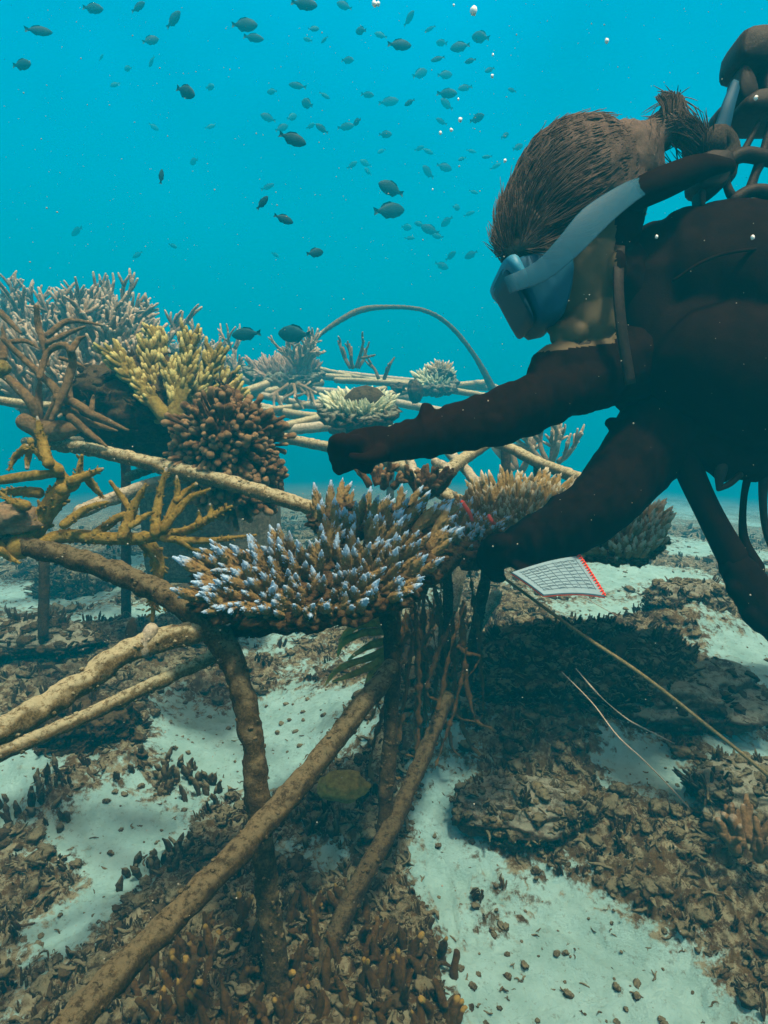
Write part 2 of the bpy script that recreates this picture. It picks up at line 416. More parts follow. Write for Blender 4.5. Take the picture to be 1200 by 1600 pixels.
ri = 0.12 * np.exp(np.arange(0, 1100) * math.log(80 / 0.12) / 1099)
aa = np.concatenate([np.linspace(-180, -46, 50, endpoint=False), np.linspace(-46, 46, 420, endpoint=False), np.linspace(46, 180, 50, endpoint=False)])
RR, AA = np.meshgrid(ri, np.radians(aa), indexing='ij')
gx = (RR * np.sin(AA)).ravel(); gy = (RR * np.cos(AA)).ravel()
msk = rub_mask(gx, gy); gz = g_h(gx, gy, msk)
mb = MB(); na = len(aa); nr = len(ri)
I = np.arange(nr - 1)[:, None] * na; J = np.arange(na)[None, :]; J2 = (J + 1) % na
F = np.stack([I + J2, I + J, I + na + J, I + na + J2], -1).reshape(-1, 4)
V = np.stack([gx, gy, gz], 1); nv = len(V); V = np.vstack([V, [0, 0, float(gz[:na].mean())]])
k = np.arange(na); F3 = np.stack([np.full(na, nv), k, (k + 1) % na], -1)[:, ::-1]
mb.add(V, F, F3, np.concatenate([msk, [0]]))
m, nt, b = newmat('sea_bed')
at = N(nt, 'ShaderNodeAttribute', attribute_name='tip')
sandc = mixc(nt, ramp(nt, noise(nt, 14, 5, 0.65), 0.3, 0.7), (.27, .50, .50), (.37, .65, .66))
sandc = mixc(nt, ramp(nt, noise(nt, 95, 6, 0.8), 0.56, 0.68, 0, 0.6), sandc, (.12, .10, .06))
rubc = mixc(nt, ramp(nt, noise(nt, 34, 6, 0.75), 0.35, 0.65), (.05, .026, .007), (.12, .08, .028))
rubc = mixc(nt, math_(nt, 'MULTIPLY', up_fac(nt, 0.55, 0.97), ramp(nt, noise(nt, 40, 6, 0.8), 0.45, 0.58, 0, 0.9)), rubc, (.32, .33, .22))
edge = math_(nt, 'ADD', at.outputs['Fac'], ramp(nt, noise(nt, 45, 4, 0.7), 0.3, 0.7, -0.3, 0.3))
nt.links.new(mixc(nt, ramp(nt, edge, 0.3, 0.65), sandc, rubc), b.inputs['Base Color'])
bump(nt, b, noise(nt, 75, 9, 0.8), 0.9, 0.02)
ground = mb.build('sea_floor', m, origin=(0, 0, 0)); tag(ground, kind='structure')

# ------------------------------------------------------------------ rubble
rng = np.random.default_rng(11)
def piece_lib():
    lib = []
    for i in range(12):      # bent broken coral fingers
        mb = MB(); k = rng.uniform(-1, 1, 3) * .5
        tube(mb, [(-1, 0, 0), (-.3, k[0] * .6, k[1] * .4), (.35, k[2] * .6, k[0] * .4), (1, k[1] * .5, k[2] * .3)], [.13, .19, .17, .07], 8, 9, amp=.12, freq=3.6, seed=i)
        if i % 2: tube(mb, [(0, 0, 0), (.25, .45, .2 * k[0]), (.35, .85, .4 * k[1])], [.14, .12, .06], 6, 6, amp=.06, freq=3, seed=i)
        lib.append(('flat', mb.arrays()))
    for i in range(8):       # lumps
        mb = MB(); blob(mb, (0, 0, 0), (.75, .6, .5), 3, .62, 2.6, i + 40, octv=5)
        lib.append(('lump', mb.arrays()))
    for i in range(8):       # clumps of upright nubs
        mb = MB()
        for q in range(5 + i % 3):
            x, y = rng.uniform(-.7, .7, 2); h = rng.uniform(.7, 1.7); l = rng.uniform(-.3, .3, 2)
            tube(mb, [(x, y, -.4), (x + l[0] * .4, y + l[1] * .4, h * .5), (x + l[0], y + l[1], h)], [.19, .2, .09], 6, 6, amp=.13, freq=3.5, seed=i * 9 + q, t=(0, 1))
        lib.append(('up', mb.arrays()))
    for i in range(6):       # curled weed
        mb = MB(); a0 = rng.uniform(0, 6); n_ = rng.uniform(3, 5)
        pts = [(math.cos(a0 + s * n_) * (.9 - .5 * s), math.sin(a0 + s * n_) * (.9 - .5 * s), .25 + .5 * math.sin(s * 3)) for s in np.linspace(0, 1, 5)]
        tube(mb, pts, [.08, .12, .12, .1, .05], 4, 7, amp=.04, freq=3, seed=i)
        lib.append(('curl', mb.arrays()))
    return lib
LIB = piece_lib()
KINDS = {k: [a for kk, a in LIB if kk == k] for k in ('flat', 'lump', 'up', 'curl')}
def put(mb, arr, pos, scale, rot):
    v, f4, f3, t = arr
    mb.add((v * scale) @ rot.T + pos, f4, f3, t)
def scatter_ground(n, kinds, wts, smin, smax, seed, rmin=.42, rmax=6.5, thresh=0.5, ang=40):
    g = np.random.default_rng(seed)
    r = rmin * np.exp(g.uniform(0, 1, n) * math.log(rmax / rmin)); a = np.radians(g.uniform(-ang, ang, n))
    x, y = r * np.sin(a), r * np.cos(a)
    m = rub_mask(x, y); keep = m > thresh
    x, y, r = x[keep], y[keep], r[keep]; z = g_h(x, y)
    mb = MB()
    for i in range(len(x)):
        kd = kinds[g.choice(len(kinds), p=wts)]; arr = KINDS[kd][g.integers(len(KINDS[kd]))]
        s = (smin + (smax - smin) * g.random() ** 1.8) * (0.75 + 0.28 * r[i]) * (1.0 if kd != 'lump' else 1.1)
        if kd == 'up': rot = align((g.uniform(-.35, .35), g.uniform(-.35, .35), 1), g.uniform(0, 6)); s *= .62
        else: rot = align((g.uniform(-.6, .6), g.uniform(-.6, .6), 1), g.uniform(0, 6))
        put(mb, arr, (x[i], y[i], z[i] + s * .12), s, rot)
    return mb
mb = scatter_ground(17000, ['flat', 'lump', 'up', 'curl'], [.42, .27, .29, .02], .005, .022, 3)
tag(mb.build('coral_rubble', M['rubble'], origin=(0, 0, 0)), 'broken brown coral rubble covering the sandy sea floor', 'rubble', kind='stuff')
mb = scatter_ground(5200, ['flat', 'lump', 'up', 'curl'], [.44, .24, .29, .03], .006, .020, 5, rmax=4)
tag(mb.build('algae_turf', M['algae'], origin=(0, 0, 0)), 'dark brown algae tufts growing between the rubble', 'algae', kind='stuff')
mb = scatter_ground(4200, ['flat', 'lump'], [.5, .5], .002, .009, 6, thresh=-1)
tag(mb.build('shell_grit', M['rubble'], origin=(0, 0, 0)), 'small dark shell and coral bits on the white sand', 'grit', kind='stuff')

# ------------------------------------------------------------------ rocks
def rock(name, px, py, r, label, cat, mat, seed, sub=5, sink=.35, tufts=260, tsize=.014, d=None, parts='algae_tuft', tmat=None):
    if d is not None: r = tuple(np.array(r) * Z(d) / d); tsize *= Z(d) / d; d = Z(d)
    c = ground_pt(px, py) if d is None else P(px, py, d)
    if d is None: c[2] = float(g_h([c[0]], [c[1]])[0]) + r[2] * (1 - 2 * sink) * .5
    t = thing(name, label, cat, (c[0], c[1], c[2] - r[2]))
    v, f = ICO[sub]; q = v * (1 + (0.42 * fbm(v, 1.6, 5, seed, .55) + .16 * (.5 - np.abs(fbm(v, 9, 4, seed + 5))))[:, None]) * np.array(r) + c
    m1 = MB(); m1.add(q, None, f); m1.build('stone', mat, t)
    g = np.random.default_rng(seed); m2 = MB()
    for i in g.integers(0, len(v), int(tufts * 1.8)):
        if v[i, 2] < -.35: continue
        kd = ('up', 'flat', 'curl', 'lump')[g.choice(4, p=[.16, .38, .03, .43])]
        put(m2, KINDS[kd][g.integers(len(KINDS[kd]))], q[i], g.uniform(.4, 1.3) * tsize, align(v[i] * .6 + np.array([0, 0, .5]) + g.uniform(-.3, .3, 3), g.uniform(0, 6)))
    o = m2.build(parts, tmat or M['algae'], t); o['kind'] = 'stuff'
    return t
rock('boulder', 880, 1180, (.25, .14, .085), 'big dark boulder overgrown with brown algae behind the legs of the frame', 'boulder', M['algae'], 3, tufts=1400, tsize=.016, tmat=M['rubble'])
rock('boulder', 1065, 1000, (.13, .08, .07), 'grey brown rubble mound on pale sand below the hanging gauge console', 'boulder', M['rock'], 4, tufts=200, tmat=M['rubble'])
rock('boulder', 680, 1090, (.13, .13, .12), 'dark brown rock at the foot of the frame under the coral plate', 'boulder', M['algae'], 5, tufts=300)
rock('boulder', 130, 1190, (.13, .085, .06), 'low olive brown algae rock below the two pipes at left', 'boulder', M['algae'], 6, tufts=300, tsize=.012)
rock('boulder', 1030, 1200, (.20, .12, .07), 'low smooth silt covered rock beside the thin lines', 'boulder', M['rock'], 7, tufts=120)
rock('boulder', 820, 1345, (.13, .06, .045), 'brown rubble ridge above the bright sand patch at lower right', 'boulder', M['rock'], 9, tufts=220, tsize=.014, tmat=M['rubble'])
rock('boulder', 1170, 1340, (.12, .07, .05), 'rubble covered rock at the right edge of the sand', 'boulder', M['rock'], 10, tufts=200, tsize=.014, tmat=M['rubble'])
rock('boulder', 40, 1060, (.20, .08, .045), 'flat dark rock bank behind the thick pipe at far left', 'boulder', M['rock'], 12, tufts=300, tsize=.018)
rock('boulder', 115, 925, (.15, .10, .11), 'dark bushy rock on the sand between two thin frame legs', 'boulder', M['rock'], 13, tufts=350, tsize=.026, tmat=M['rubble'])
rock('boulder', 140, 605, (.24, .18, .19), 'tall dark reef rock carrying the grey staghorn thicket', 'boulder', M['algae'], 14, tufts=700, tsize=.022, d=2.35, tmat=M['rubble'])
rock('boulder', 245, 645, (.22, .16, .12), 'dark rock base beneath the yellow green coral', 'boulder', M['algae'], 15, tufts=150, tsize=.02, d=1.75)

# sand hump and concrete block
t = thing('concrete_block', 'grey concrete block standing behind the pipes left of the coral plate', 'block', ground_pt(335, 905))
m1 = MB(); c = P(335, 822, 2.0)
v, f = ICO[5]; q = np.sign(v) * np.abs(v) ** .28; q = q * np.array([.19, .12, .15]); q = q * (1 + .03 * fbm(v, 4, 4, 3))[:, None]
m1.add(q + c, None, f); m1.build('block', M['concrete'], t)

# ------------------------------------------------------------------ the frame
frame = thing('coral_nursery_frame', 'encrusted metal rod frame with bent legs and rails carrying corals', 'frame', (0, 1.2, 0))
def pipe(name, pts, wpx, mat='pipe', amp=.003, seed=0, sides=24, parent=None, step=.0045):
    """pts (px, py, depth); wpx apparent width in photo pixels at each point"""
    W_ = [w_ * (.87 if w_ > 23 else 1) for w_ in (wpx if np.ndim(wpx) else [wpx] * len(pts))]
    pts = [(q[0], q[1], Z(q[2])) for q in pts]
    pp = [P(*q) for q in pts]; rr = [w / 2 / FPX * q[2] for w, q in zip(W_, pts)]
    mb = MB(); tube(mb, pp, rr, sides, step=step, amp=amp * 1.35, freq=52, octv=5, seed=seed, t=(0, 0))
    if pts[0][2] < 1.7:
        gq = np.random.default_rng(seed + 900); c = catmull(np.hstack([np.array(pp), np.array(rr)[:, None]]), 200)
        for k in gq.integers(2, 198, int(np.linalg.norm(np.diff(c[:, :3], axis=0), axis=1).sum() / .0035)):
            tg = c[k + 1, :3] - c[k - 1, :3]; tg /= np.linalg.norm(tg); dr = gq.normal(size=3); dr -= tg * dr.dot(tg); dr /= np.linalg.norm(dr)
            arr = KINDS['lump' if gq.random() < .7 else 'flat'][int(gq.integers(8))]
            put(mb, arr, c[k, :3] + dr * c[k, 3] * .97, gq.uniform(.0018, .0052), align(dr, gq.uniform(0, 6)))
    return mb.build(name, M[mat], parent or frame)
pipe('rail', [(-260, 780, 1.12), (-60, 832, 1.06), (90, 866, 1.0), (205, 905, .95), (290, 950, .91), (345, 1000, .90)], [36, 36, 38, 40, 42, 44], 'pipe_mid', seed=1, amp=.0045)
pipe('leg', [(312, 965, .905), (345, 1000, .90), (372, 1060, .885), (394, 1160, .87), (404, 1270, .86), (416, 1390, .86), (436, 1560, .87)], [42, 45, 44, 42, 42, 42, 44], 'pipe_mid', seed=2, amp=.0045)
pipe('rail', [(-200, 1240, .66), (0, 1143, .74), (110, 1080, .80), (215, 1012, .86), (315, 985, .90)], [60, 48, 46, 44, 40], seed=3, amp=.0055)
pipe('stub', [(225, 1015, .86), (236, 985, .87)], [30, 28], 'pipe_pale', seed=4)
pipe('brace', [(-150, 1240, .80), (0, 1178, .86), (170, 1102, .92), (345, 1020, .98)], [28, 27, 25, 22], 'pipe', seed=5, amp=.002)
pipe('brace', [(40, 1690, .56), (110, 1600, .60), (250, 1455, .68), (420, 1280, .80), (520, 1160, .90), (610, 1045, 1.0)], [56, 52, 49, 45, 40, 34], 'pipe_mid', seed=6, amp=.0035)
pipe('leg', [(596, 930, 1.04), (612, 1010, 1.05), (612, 1120, 1.05), (604, 1230, 1.03), (600, 1330, 1.02)], [28, 27, 26, 28, 28], 'pipe_dark', seed=7, amp=.003)
pipe('brace', [(480, 1560, .90), (520, 1470, .92), (565, 1375, .96), (615, 1285, 1.02), (660, 1185, 1.1), (700, 1090, 1.2)], [38, 38, 36, 32, 28, 26], 'pipe_dark', seed=8, amp=.003)
pipe('rail', [(370, 985, .92), (450, 975, .93), (540, 962, .97), (620, 940, 1.02), (690, 890, 1.12), (740, 850, 1.25)], [30, 34, 34, 30, 26, 22], 'pipe_dark', seed=9, amp=.005)
pipe('leg', [(696, 860, 1.3), (700, 950, 1.3), (694, 1060, 1.3)], 16, 'pipe_dark', seed=10, amp=.002)
pipe('leg', [(765, 870, 1.35), (748, 960, 1.36), (725, 1080, 1.36)], 18, 'pipe_dark', seed=11, amp=.002)
pipe('brace', [(722, 880, 1.6), (705, 950, 1.6), (680, 1010, 1.6)], 20, 'pipe_pale', seed=12, amp=.002)
pipe('brace', [(775, 930, 1.5), (748, 975, 1.5), (725, 1020, 1.5)], 20, 'pipe_pale', seed=13, amp=.002)
pipe('rail', [(60, 690, 1.5), (150, 704, 1.45), (250, 728, 1.38), (370, 758, 1.3), (490, 795, 1.22)], [22, 24, 27, 28, 26], 'pipe', seed=14, amp=.003)
pipe('rail', [(125, 800, 1.35), (200, 770, 1.4), (290, 742, 1.42)], [24, 24, 22], 'pipe_pale', seed=15, amp=.003)
pipe('rail', [(-60, 615, 1.9), (40, 632, 1.9), (150, 640, 1.9), (215, 668, 1.85)], 14, 'pipe', seed=16, amp=.002)
pipe('rail', [(40, 690, 2.0), (180, 685, 2.1), (300, 660, 2.3)], 14, 'pipe', seed=17, amp=.002)
pipe('leg', [(196, 690, 1.9), (197, 790, 1.9), (197, 925, 1.9), (197, 980, 1.9)], 15, 'pipe_dark', seed=18, amp=.002)
pipe('leg', [(70, 850, 1.75), (69, 920, 1.75), (67, 990, 1.75)], 16, 'pipe_dark', seed=19, amp=.002)
# far rails
far = [
 ([(340, 577, 3.3), (395, 581, 3.3), (530, 590, 3.4), (650, 600, 3.5), (775, 606, 3.6)], 11),
 ([(372, 592, 3.1), (425, 601, 3.1), (490, 610, 3.1), (560, 616, 3.1), (640, 620, 3.2)], 13),
 ([(365, 622, 2.8), (440, 609, 2.9), (500, 598, 3.2)], 14),
 ([(385, 632, 2.7), (462, 648, 2.6), (530, 656, 2.5), (612, 669, 2.4), (700, 690, 2.3)], 15),
 ([(418, 675, 2.3), (530, 664, 2.4)], 17),
 ([(430, 682, 2.1), (515, 699, 2.0), (590, 718, 1.9), (640, 735, 1.8), (690, 768, 1.6)], [16, 17, 19, 21, 24]),
 ([(526, 594, 3.3), (639, 601, 3.2), (755, 618, 3.1), (830, 630, 3.0)], 10),
 ([(612, 628, 2.8), (687, 642, 2.7), (780, 660, 2.6)], 13),
 ([(600, 618, 2.9), (645, 610, 3.1), (760, 598, 3.6)], 11),
 ([(672, 770, 1.6), (690, 745, 1.7), (725, 717, 1.9), (765, 690, 2.0)], [22, 22, 19, 17]),
 ([(690, 695, 2.0), (720, 725, 1.9), (748, 758, 1.8)], 16),
 ([(765, 688, 2.0), (800, 702, 1.95), (840, 722, 1.9), (905, 748, 1.8)], [15, 16, 18, 20]),
 ([(650, 745, 1.65), (700, 775, 1.5), (750, 800, 1.4), (800, 840, 1.3)], [22, 24, 22, 22]),
 ([(530, 583, 3.5), (612, 592, 3.6), (700, 600, 3.7)], 9),
 ([(120, 700, 2.0), (300, 640, 2.4), (420, 600, 2.9)], 14),
 ([(200, 745, 1.75), (330, 700, 2.0), (440, 668, 2.3), (560, 640, 2.6)], 15),
 ([(330, 600, 3.0), (420, 620, 2.8), (520, 640, 2.7), (600, 650, 2.6)], 11),
 ([(350, 640, 2.5), (430, 640, 2.6), (520, 625, 2.9), (600, 608, 3.2)], 11),
 ([(430, 560, 3.6), (560, 590, 3.4), (700, 612, 3.2)], 8),
 ([(640, 720, 1.7), (655, 750, 1.65), (690, 760, 1.62), (700, 735, 1.7), (680, 722, 1.72)], 15)]
for i, (pp, w) in enumerate(far):
    pipe('rail', pp, w, 'pipe_pale' if i % 3 == 1 else 'pipe', seed=30 + i, amp=.003, sides=12, step=.012)
pipe('leg', [(790, 705, 2.0), (791, 760, 2.0), (790, 880, 2.0)], 15, 'pipe_dark', seed=50, amp=.002)
pipe('leg', [(612, 669, 2.4), (610, 760, 2.4), (608, 860, 2.4)], 12, 'pipe_dark', seed=51, amp=.002)
pipe('leg', [(840, 722, 1.9), (842, 800, 1.9), (842, 900, 1.9)], 13, 'pipe_dark', seed=52, amp=.002)
pipe('hoop', [(488, 535, 3.2), (510, 515, 3.2), (560, 486, 3.25), (612, 480, 3.3), (665, 486, 3.35), (706, 512, 3.4), (744, 560, 3.45), (772, 612, 3.5)], [6, 7, 10, 7, 7, 7, 8, 13], 'pipe_mid', seed=53, amp=.003, sides=10)
# red ties and knots on the frame
for j, (a, b_2, c_) in enumerate([((722, 784), (733, 800), (738, 812)), ((764, 806), (768, 814), (772, 818))]):
    mb = MB(); tube(mb, [P(*a, 1.12), P(*b_2, 1.10), P(*c_, 1.115)], .0034, 6, 8, t=(0, 0))
    tag(mb.build('cable_tie', M['red']), ('long red cable tie wound round the pipe left of the gloved hand', 'short red cable tie end just above the gloved hand')[j], 'cable tie', 'red ties on the pipe')

# ------------------------------------------------------------------ corals
def branchlet(seed, nubs=9, slim=1.0):
    g = np.random.default_rng(seed); mb = MB()
    k = g.uniform(-.12, .12, 2)
    tube(mb, [(0, 0, -.25), (k[0] * .4, k[1] * .4, .35), (k[0] * .8, k[1] * .8, .75), (k[0], k[1], 1.12)], np.array([.15, .145, .095, .022]) * slim, 7, 8, amp=.05, freq=7, seed=seed, t=(-.2, 1))
    for i in range(nubs * 3):      # small scale-like cups all the way up
        z = .12 + .84 * (i + g.random()) / (nubs * 3); a = i * 2.4 + g.uniform(-.3, .3); big = i % 7 == 3 and z < .7
        l = g.uniform(.07, .12) * (1.2 - z * .6) * (1.9 if big else 1); w = .042 * (1.25 - z * .85) * (1.5 if big else 1)
        rr0 = .13 * (1.1 - .75 * z)
        b0 = np.array([k[0] * z, k[1] * z, z]); dr = np.array([math.cos(a), math.sin(a), 0])
        tube(mb, [b0 + dr * rr0 * .6, b0 + dr * (rr0 + l * .45) + (0, 0, l * .4), b0 + dr * (rr0 + l * .55) + (0, 0, l * 1.1)], [w * slim, w * .85 * slim, w * .4 * slim], 5, 3, t=(z - .05, z + (.24 if big else .08)))
    return mb
BR = [branchlet(100 + i, 9 + i % 4, 1.25) for i in range(8)]
BRA = [b.arrays() for b in BR]
BRM = [b.mesh('branch') for b in BR]
for me in BRM: me.materials.append(M['hero'])
FORK = []
for i in range(6):      # small clusters of two to four branchlets
    g = np.random.default_rng(300 + i); mb = MB()
    for q in range(2 + i % 3):
        put(mb, BRA[(i + q) % 8], np.array([*g.uniform(-.14, .14, 2), 0]), g.uniform(.7, 1.0), align((g.uniform(-.5, .5), g.uniform(-.5, .5), 1), g.uniform(0, 6)))
    FORK.append(mb)
FORKA = [b.arrays() for b in FORK]

def table_coral(name, label, poly, dfun, n, ln, mat, plate_mat, seed, parts=0, spread=1.0, group=None, thick=.02, camtilt=.35):
    df0 = dfun; dfun = lambda y: Z(df0(y)); ks = dfun(poly[0][1]) / df0(poly[0][1]); ln *= ks; thick *= ks
    g = np.random.default_rng(seed); poly = np.array(poly, float)
    lo, hi = poly.min(0), poly.max(0); cpx = poly.mean(0)
    pts = []; tries = 0
    mind = math.sqrt((hi[0] - lo[0]) * (hi[1] - lo[1]) / n) * .55
    while len(pts) < n and tries < n * 80:
        tries += 1
        q = g.uniform(lo, hi)
        if not inpoly(q[:1], q[1:], poly)[0]: continue
        if any((abs(q[0] - p_[0]) + 1.6 * abs(q[1] - p_[1])) < mind for p_ in pts): continue
        pts.append(q)
    pts = np.array(pts)
    c = P(cpx[0], cpx[1], dfun(cpx[1]))
    t = thing(name, label, 'coral', (c[0], c[1], c[2] - thick * 1.5), group)
    W3 = np.array([P(x, y, dfun(y)) for x, y in pts])
    ext = np.abs(W3 - c).max(0) + 1e-6
    plate = MB(); rest = MB()
    order = np.argsort(W3[:, 1])
    m2 = bpy.data.meshes
    for rank, i in enumerate(order):
        p = W3[i]; o = (p - c) / ext; o[2] = 0
        e = np.linalg.norm(o[:2])
        d = np.array([0, -camtilt * .6, 1.0]) + np.array([o[0], o[1], 0]) * (e * 1.0 * spread) + np.append(g.uniform(-.22, .22, 2), 0)
        s = ln * g.uniform(.75, 1.25)
        rot = align(d, g.uniform(0, 6))
        if rank % 3 != 2 or e > .9: blob(plate, p - (0, 0, thick * .75), (thick * 1.5, thick * 1.5, thick * .85), 3, .95, 2.6, int(i), octv=5)
        if rank < parts:
            ob = bpy.data.objects.new('branch', BRM[int(g.integers(8))] if g.random() < .8 else FORKM[int(g.integers(6))]); COL.objects.link(ob)
            ob.parent = t
            M4 = Matrix.Identity(4)
            for a_ in range(3):
                for b_ in range(3): M4[a_][b_] = rot[a_][b_] * s
            M4.translation = Vector(p - np.array(WLOC[t.name])); ob.matrix_local = M4
        else:
            put(rest, (BRA[int(g.integers(8))] if g.random() < .6 else FORKA[int(g.integers(6))]), p, s, rot)
    plate.build('plate', plate_mat, t)
    if rest.n:
        o = rest.build('branches' if parts == 0 else 'branch', mat, t); o['kind'] = 'stuff'
    return t
FORKM = [b.mesh('branch') for b in FORK]
for me in FORKM: me.materials.append(M['hero'])

hero_poly = [(278, 893), (318, 928), (365, 948), (430, 956), (500, 954), (565, 945), (625, 925), (676, 880), (694, 825), (684, 785), (640, 768), (560, 770), (505, 775), (492, 800), (515, 832), (470, 848), (400, 852), (330, 866)]
table_coral('table_coral', 'large brown plate coral with bright blue white branch tips in the centre', [(x, y + 10) for x, y in hero_poly], lambda y: .86 + (955 - y) / 200 * .28, 170, .039, M['hero'], M['hero_plate'], 1, parts=100, spread=1.1, thick=.012, camtilt=1.0)
table_coral('table_coral', 'olive and cream plate coral behind the upper edge of the lower arm', [(712, 800), (735, 768), (790, 752), (850, 750), (900, 775), (900, 810), (840, 828), (760, 838), (715, 825)], lambda y: 1.28 + (840 - y) / 90 * .22, 170, .036, M['tan_coral'], M['tan_plate'], 2, spread=1.0, thick=.012)
table_coral('table_coral', 'cream tipped plate coral showing to the right of the lower arm', [(905, 868), (935, 815), (985, 792), (1035, 800), (1042, 838), (1012, 868), (955, 876)], lambda y: 1.38 + (870 - y) / 80 * .18, 110, .042, M['white_coral'], M['tan_plate'], 3, spread=1.3, thick=.012)
table_coral('table_coral', 'small bluish coral tuft below the red cable ties', [(690, 812), (720, 800), (775, 822), (770, 850), (725, 862), (692, 848)], lambda y: 1.18 + (860 - y) / 60 * .08, 42, .030, M['hero'], M['hero_plate'], 4, spread=1.2)
table_coral('table_coral', 'pinkish tan flat table coral on the far rails', [(392, 572), (430, 566), (480, 568), (500, 578), (470, 588), (410, 588)], lambda y: 2.9 + (588 - y) / 20 * .15, 110, .05, M['pink_table'], M['rock'], 5, thick=.03)
table_coral('table_coral', 'pale green table coral topping the dark pot behind the hand', [(512, 632), (540, 622), (580, 620), (608, 630), (600, 644), (560, 650), (520, 645)], lambda y: 2.0 + (650 - y) / 30 * .2, 110, .042, M['pale_green'], M['rock'], 6, spread=1.3, thick=.025)
table_coral('table_coral', 'small cream coral lump on the farthest rail', [(655, 594), (670, 584), (695, 580), (704, 590), (698, 600), (664, 602)], lambda y: 3.0 + (602 - y) / 20 * .1, 70, .045, M['pale_green'], M['rock'], 7, spread=1.3, thick=.03)
table_coral('table_coral', 'knobbly little coral above the cream lump on the farthest rail', [(676, 580), (690, 574), (702, 578), (700, 588), (680, 588)], lambda y: 3.02, 24, .04, M['white_coral'], M['rock'], 8, spread=1.3, thick=.02)

# pot and hanging lumps
def lump(name, label, cat, px, py, d, r, mat, seed, sub=4, amp=.35):
    mb = MB(); c = P(px, py, Z(d)); r = np.array(r) * Z(d) / d; blob(mb, c, r, sub, amp, 2.2, seed, octv=5)
    return tag(mb.build(name, mat), label, cat)
mb = MB(); kz = Z(2.1) / 2.1; c = P(572, 662, Z(2.1))
prof = [(-.045, .060), (-.02, .066), (.01, .074), (.04, .080)]
tube(mb, [c + (0, 0, z * kz) for z, r_ in prof], [r_ * kz for z, r_ in prof], 20, 14, amp=.006, freq=30, t=(0, 0))
tag(mb.build('planting_pot', M['algae']), 'dark overgrown pot hanging in the frame under the pale green coral', 'pot')
lump('sponge', 'dark sponge lump wrapped round the far rail beyond the arm', 'sponge', 649, 612, 2.7, (.03, .03, .045), M['algae'], 61)
lump('sponge', 'brown crusted knot where two rails meet below the pot coral', 'sponge', 535, 668, 2.3, (.045, .04, .04), M['rock'], 62)
lump('sponge', 'dark hanging crust under the pinkish table coral', 'sponge', 440, 600, 2.9, (.05, .04, .05), M['rock'], 63)
lump('sponge', 'dark knobbly sponge on the rail between the pot coral and the hoop', 'sponge', 622, 606, 2.9, (.028, .025, .018), M['algae'], 64, amp=.8)
lump('sponge', 'pinkish grey rounded sponge at the left edge above the thick rail', 'sponge', 22, 808, 1.02, (.04, .03, .024), M['grey_stag'], 65, amp=.5)
lump('sponge', 'pale round knob on a branch at the left edge', 'sponge', 2, 575, 1.45, (.018, .018, .018), M['yellow_stag'], 66, amp=.2)
lump('clam', 'ribbed olive clam lying in the rubble between the frame legs', 'clam', 535, 1228, 1.16, (.045, .03, .022), M['weed'], 67, amp=.25)

# cauliflower coral
def cauliflower(label, c, r, n, kr, mat, seed):
    t = thing('cauliflower_coral', label, 'coral', (c[0], c[1], c[2] - r[2]))
    m1 = MB(); blob(m1, c, np.array(r) * .80, 4, .42, 1.9, seed); m1.build('core', mat, t)
    g = np.random.default_rng(seed); m2 = [MB() for _ in range(12)]
    for i in range(n):
        z = 1 - 2 * (i + .5) / n; a = i * 2.39996; s = math.sqrt(1 - z * z)
        v = np.array([s * math.cos(a), s * math.sin(a), z]) + g.uniform(-.16, .16, 3); v = v * (1 + .42 * float(fbm(v[None], 1.9, 3, seed)[0]))
        base = c + v * np.array(r) * .75; lobe = g.uniform(.9, 1.2)
        tip = c + v * np.array(r) * (.98 + g.uniform(-.05, .16))
        k_ = kr * g.uniform(.55, 1.35)
        tube(m2[int((a % (2 * math.pi)) / (2 * math.pi) * 12) % 12], [base, (base + tip) / 2 + g.uniform(-.004, .004, 3), tip], [k_ * .7, k_ * .85, k_], 8, 6, amp=.0045, freq=110, seed=i, t=(0.2, 1))
    for mm in m2:
        if mm.n: mm.build('lobe_cluster', mat, t)
cauliflower('round dark brown cauliflower coral resting on the rail', P(352, 700, 1.42), (.104, .10, .098), 950, .0066, M['cauli'], 5)
cauliflower('smaller brown cauliflower coral hanging under the rail', P(372, 752, 1.42), (.088, .085, .06), 520, .0066, M['cauli'], 6)

# explicit branches
def stag(label, branches, mat, seed=0, amp=.0022, wpx=None, name='staghorn_coral', d0=None, group=None, nubs=0.0):
    """branches: list of (points(px,py,d), [radius px...])"""
    allp = np.array([P(*q) for br, _ in branches for q in br]); loc = allp.mean(0); loc[2] = allp[:, 2].min()
    t = thing(name, label, 'coral', loc, group)
    g = np.random.default_rng(seed)
    for i, (br, rp) in enumerate(branches):
        pp = [P(*q) for q in br]
        if not np.ndim(rp): rp = [rp * (1 - .35 * k / (len(br) - 1)) for k in range(len(br))]
        rr = [r_ / FPX * q[2] * (.72 if k < len(br) - 1 else .36) for k, (r_, q) in enumerate(zip(rp, br))]
        mb = MB(); tube(mb, pp, rr, 10, step=.005, amp=amp, freq=90, octv=3, seed=seed * 50 + i)
        if nubs:
            nubs_ = nubs * 2.2
            c = catmull(np.array(pp), 30); L_ = np.linalg.norm(np.diff(c, axis=0), axis=1).sum()
            for q in range(int(L_ * nubs_)):
                k = int(g.integers(3, 29)); r0 = rr[0] * (1 - .35 * k / 29)
                dr = g.normal(size=3); tg = c[k] - c[k - 1]; tg /= np.linalg.norm(tg); dr -= tg * dr.dot(tg); dr /= np.linalg.norm(dr)
                tube(mb, [c[k] + dr * r0 * .6, c[k] + dr * r0 * 1.25 + tg * r0 * .5], [r0 * .26, r0 * .15], 5, 3, t=(k / 40, k / 40 + .15))
        mb.build('branch', M[mat], t)
    return t
D = lambda pts, d: [(x, y, d + .0004 * (i * 37 % 50 - 25)) for i, (x, y) in enumerate(pts)]
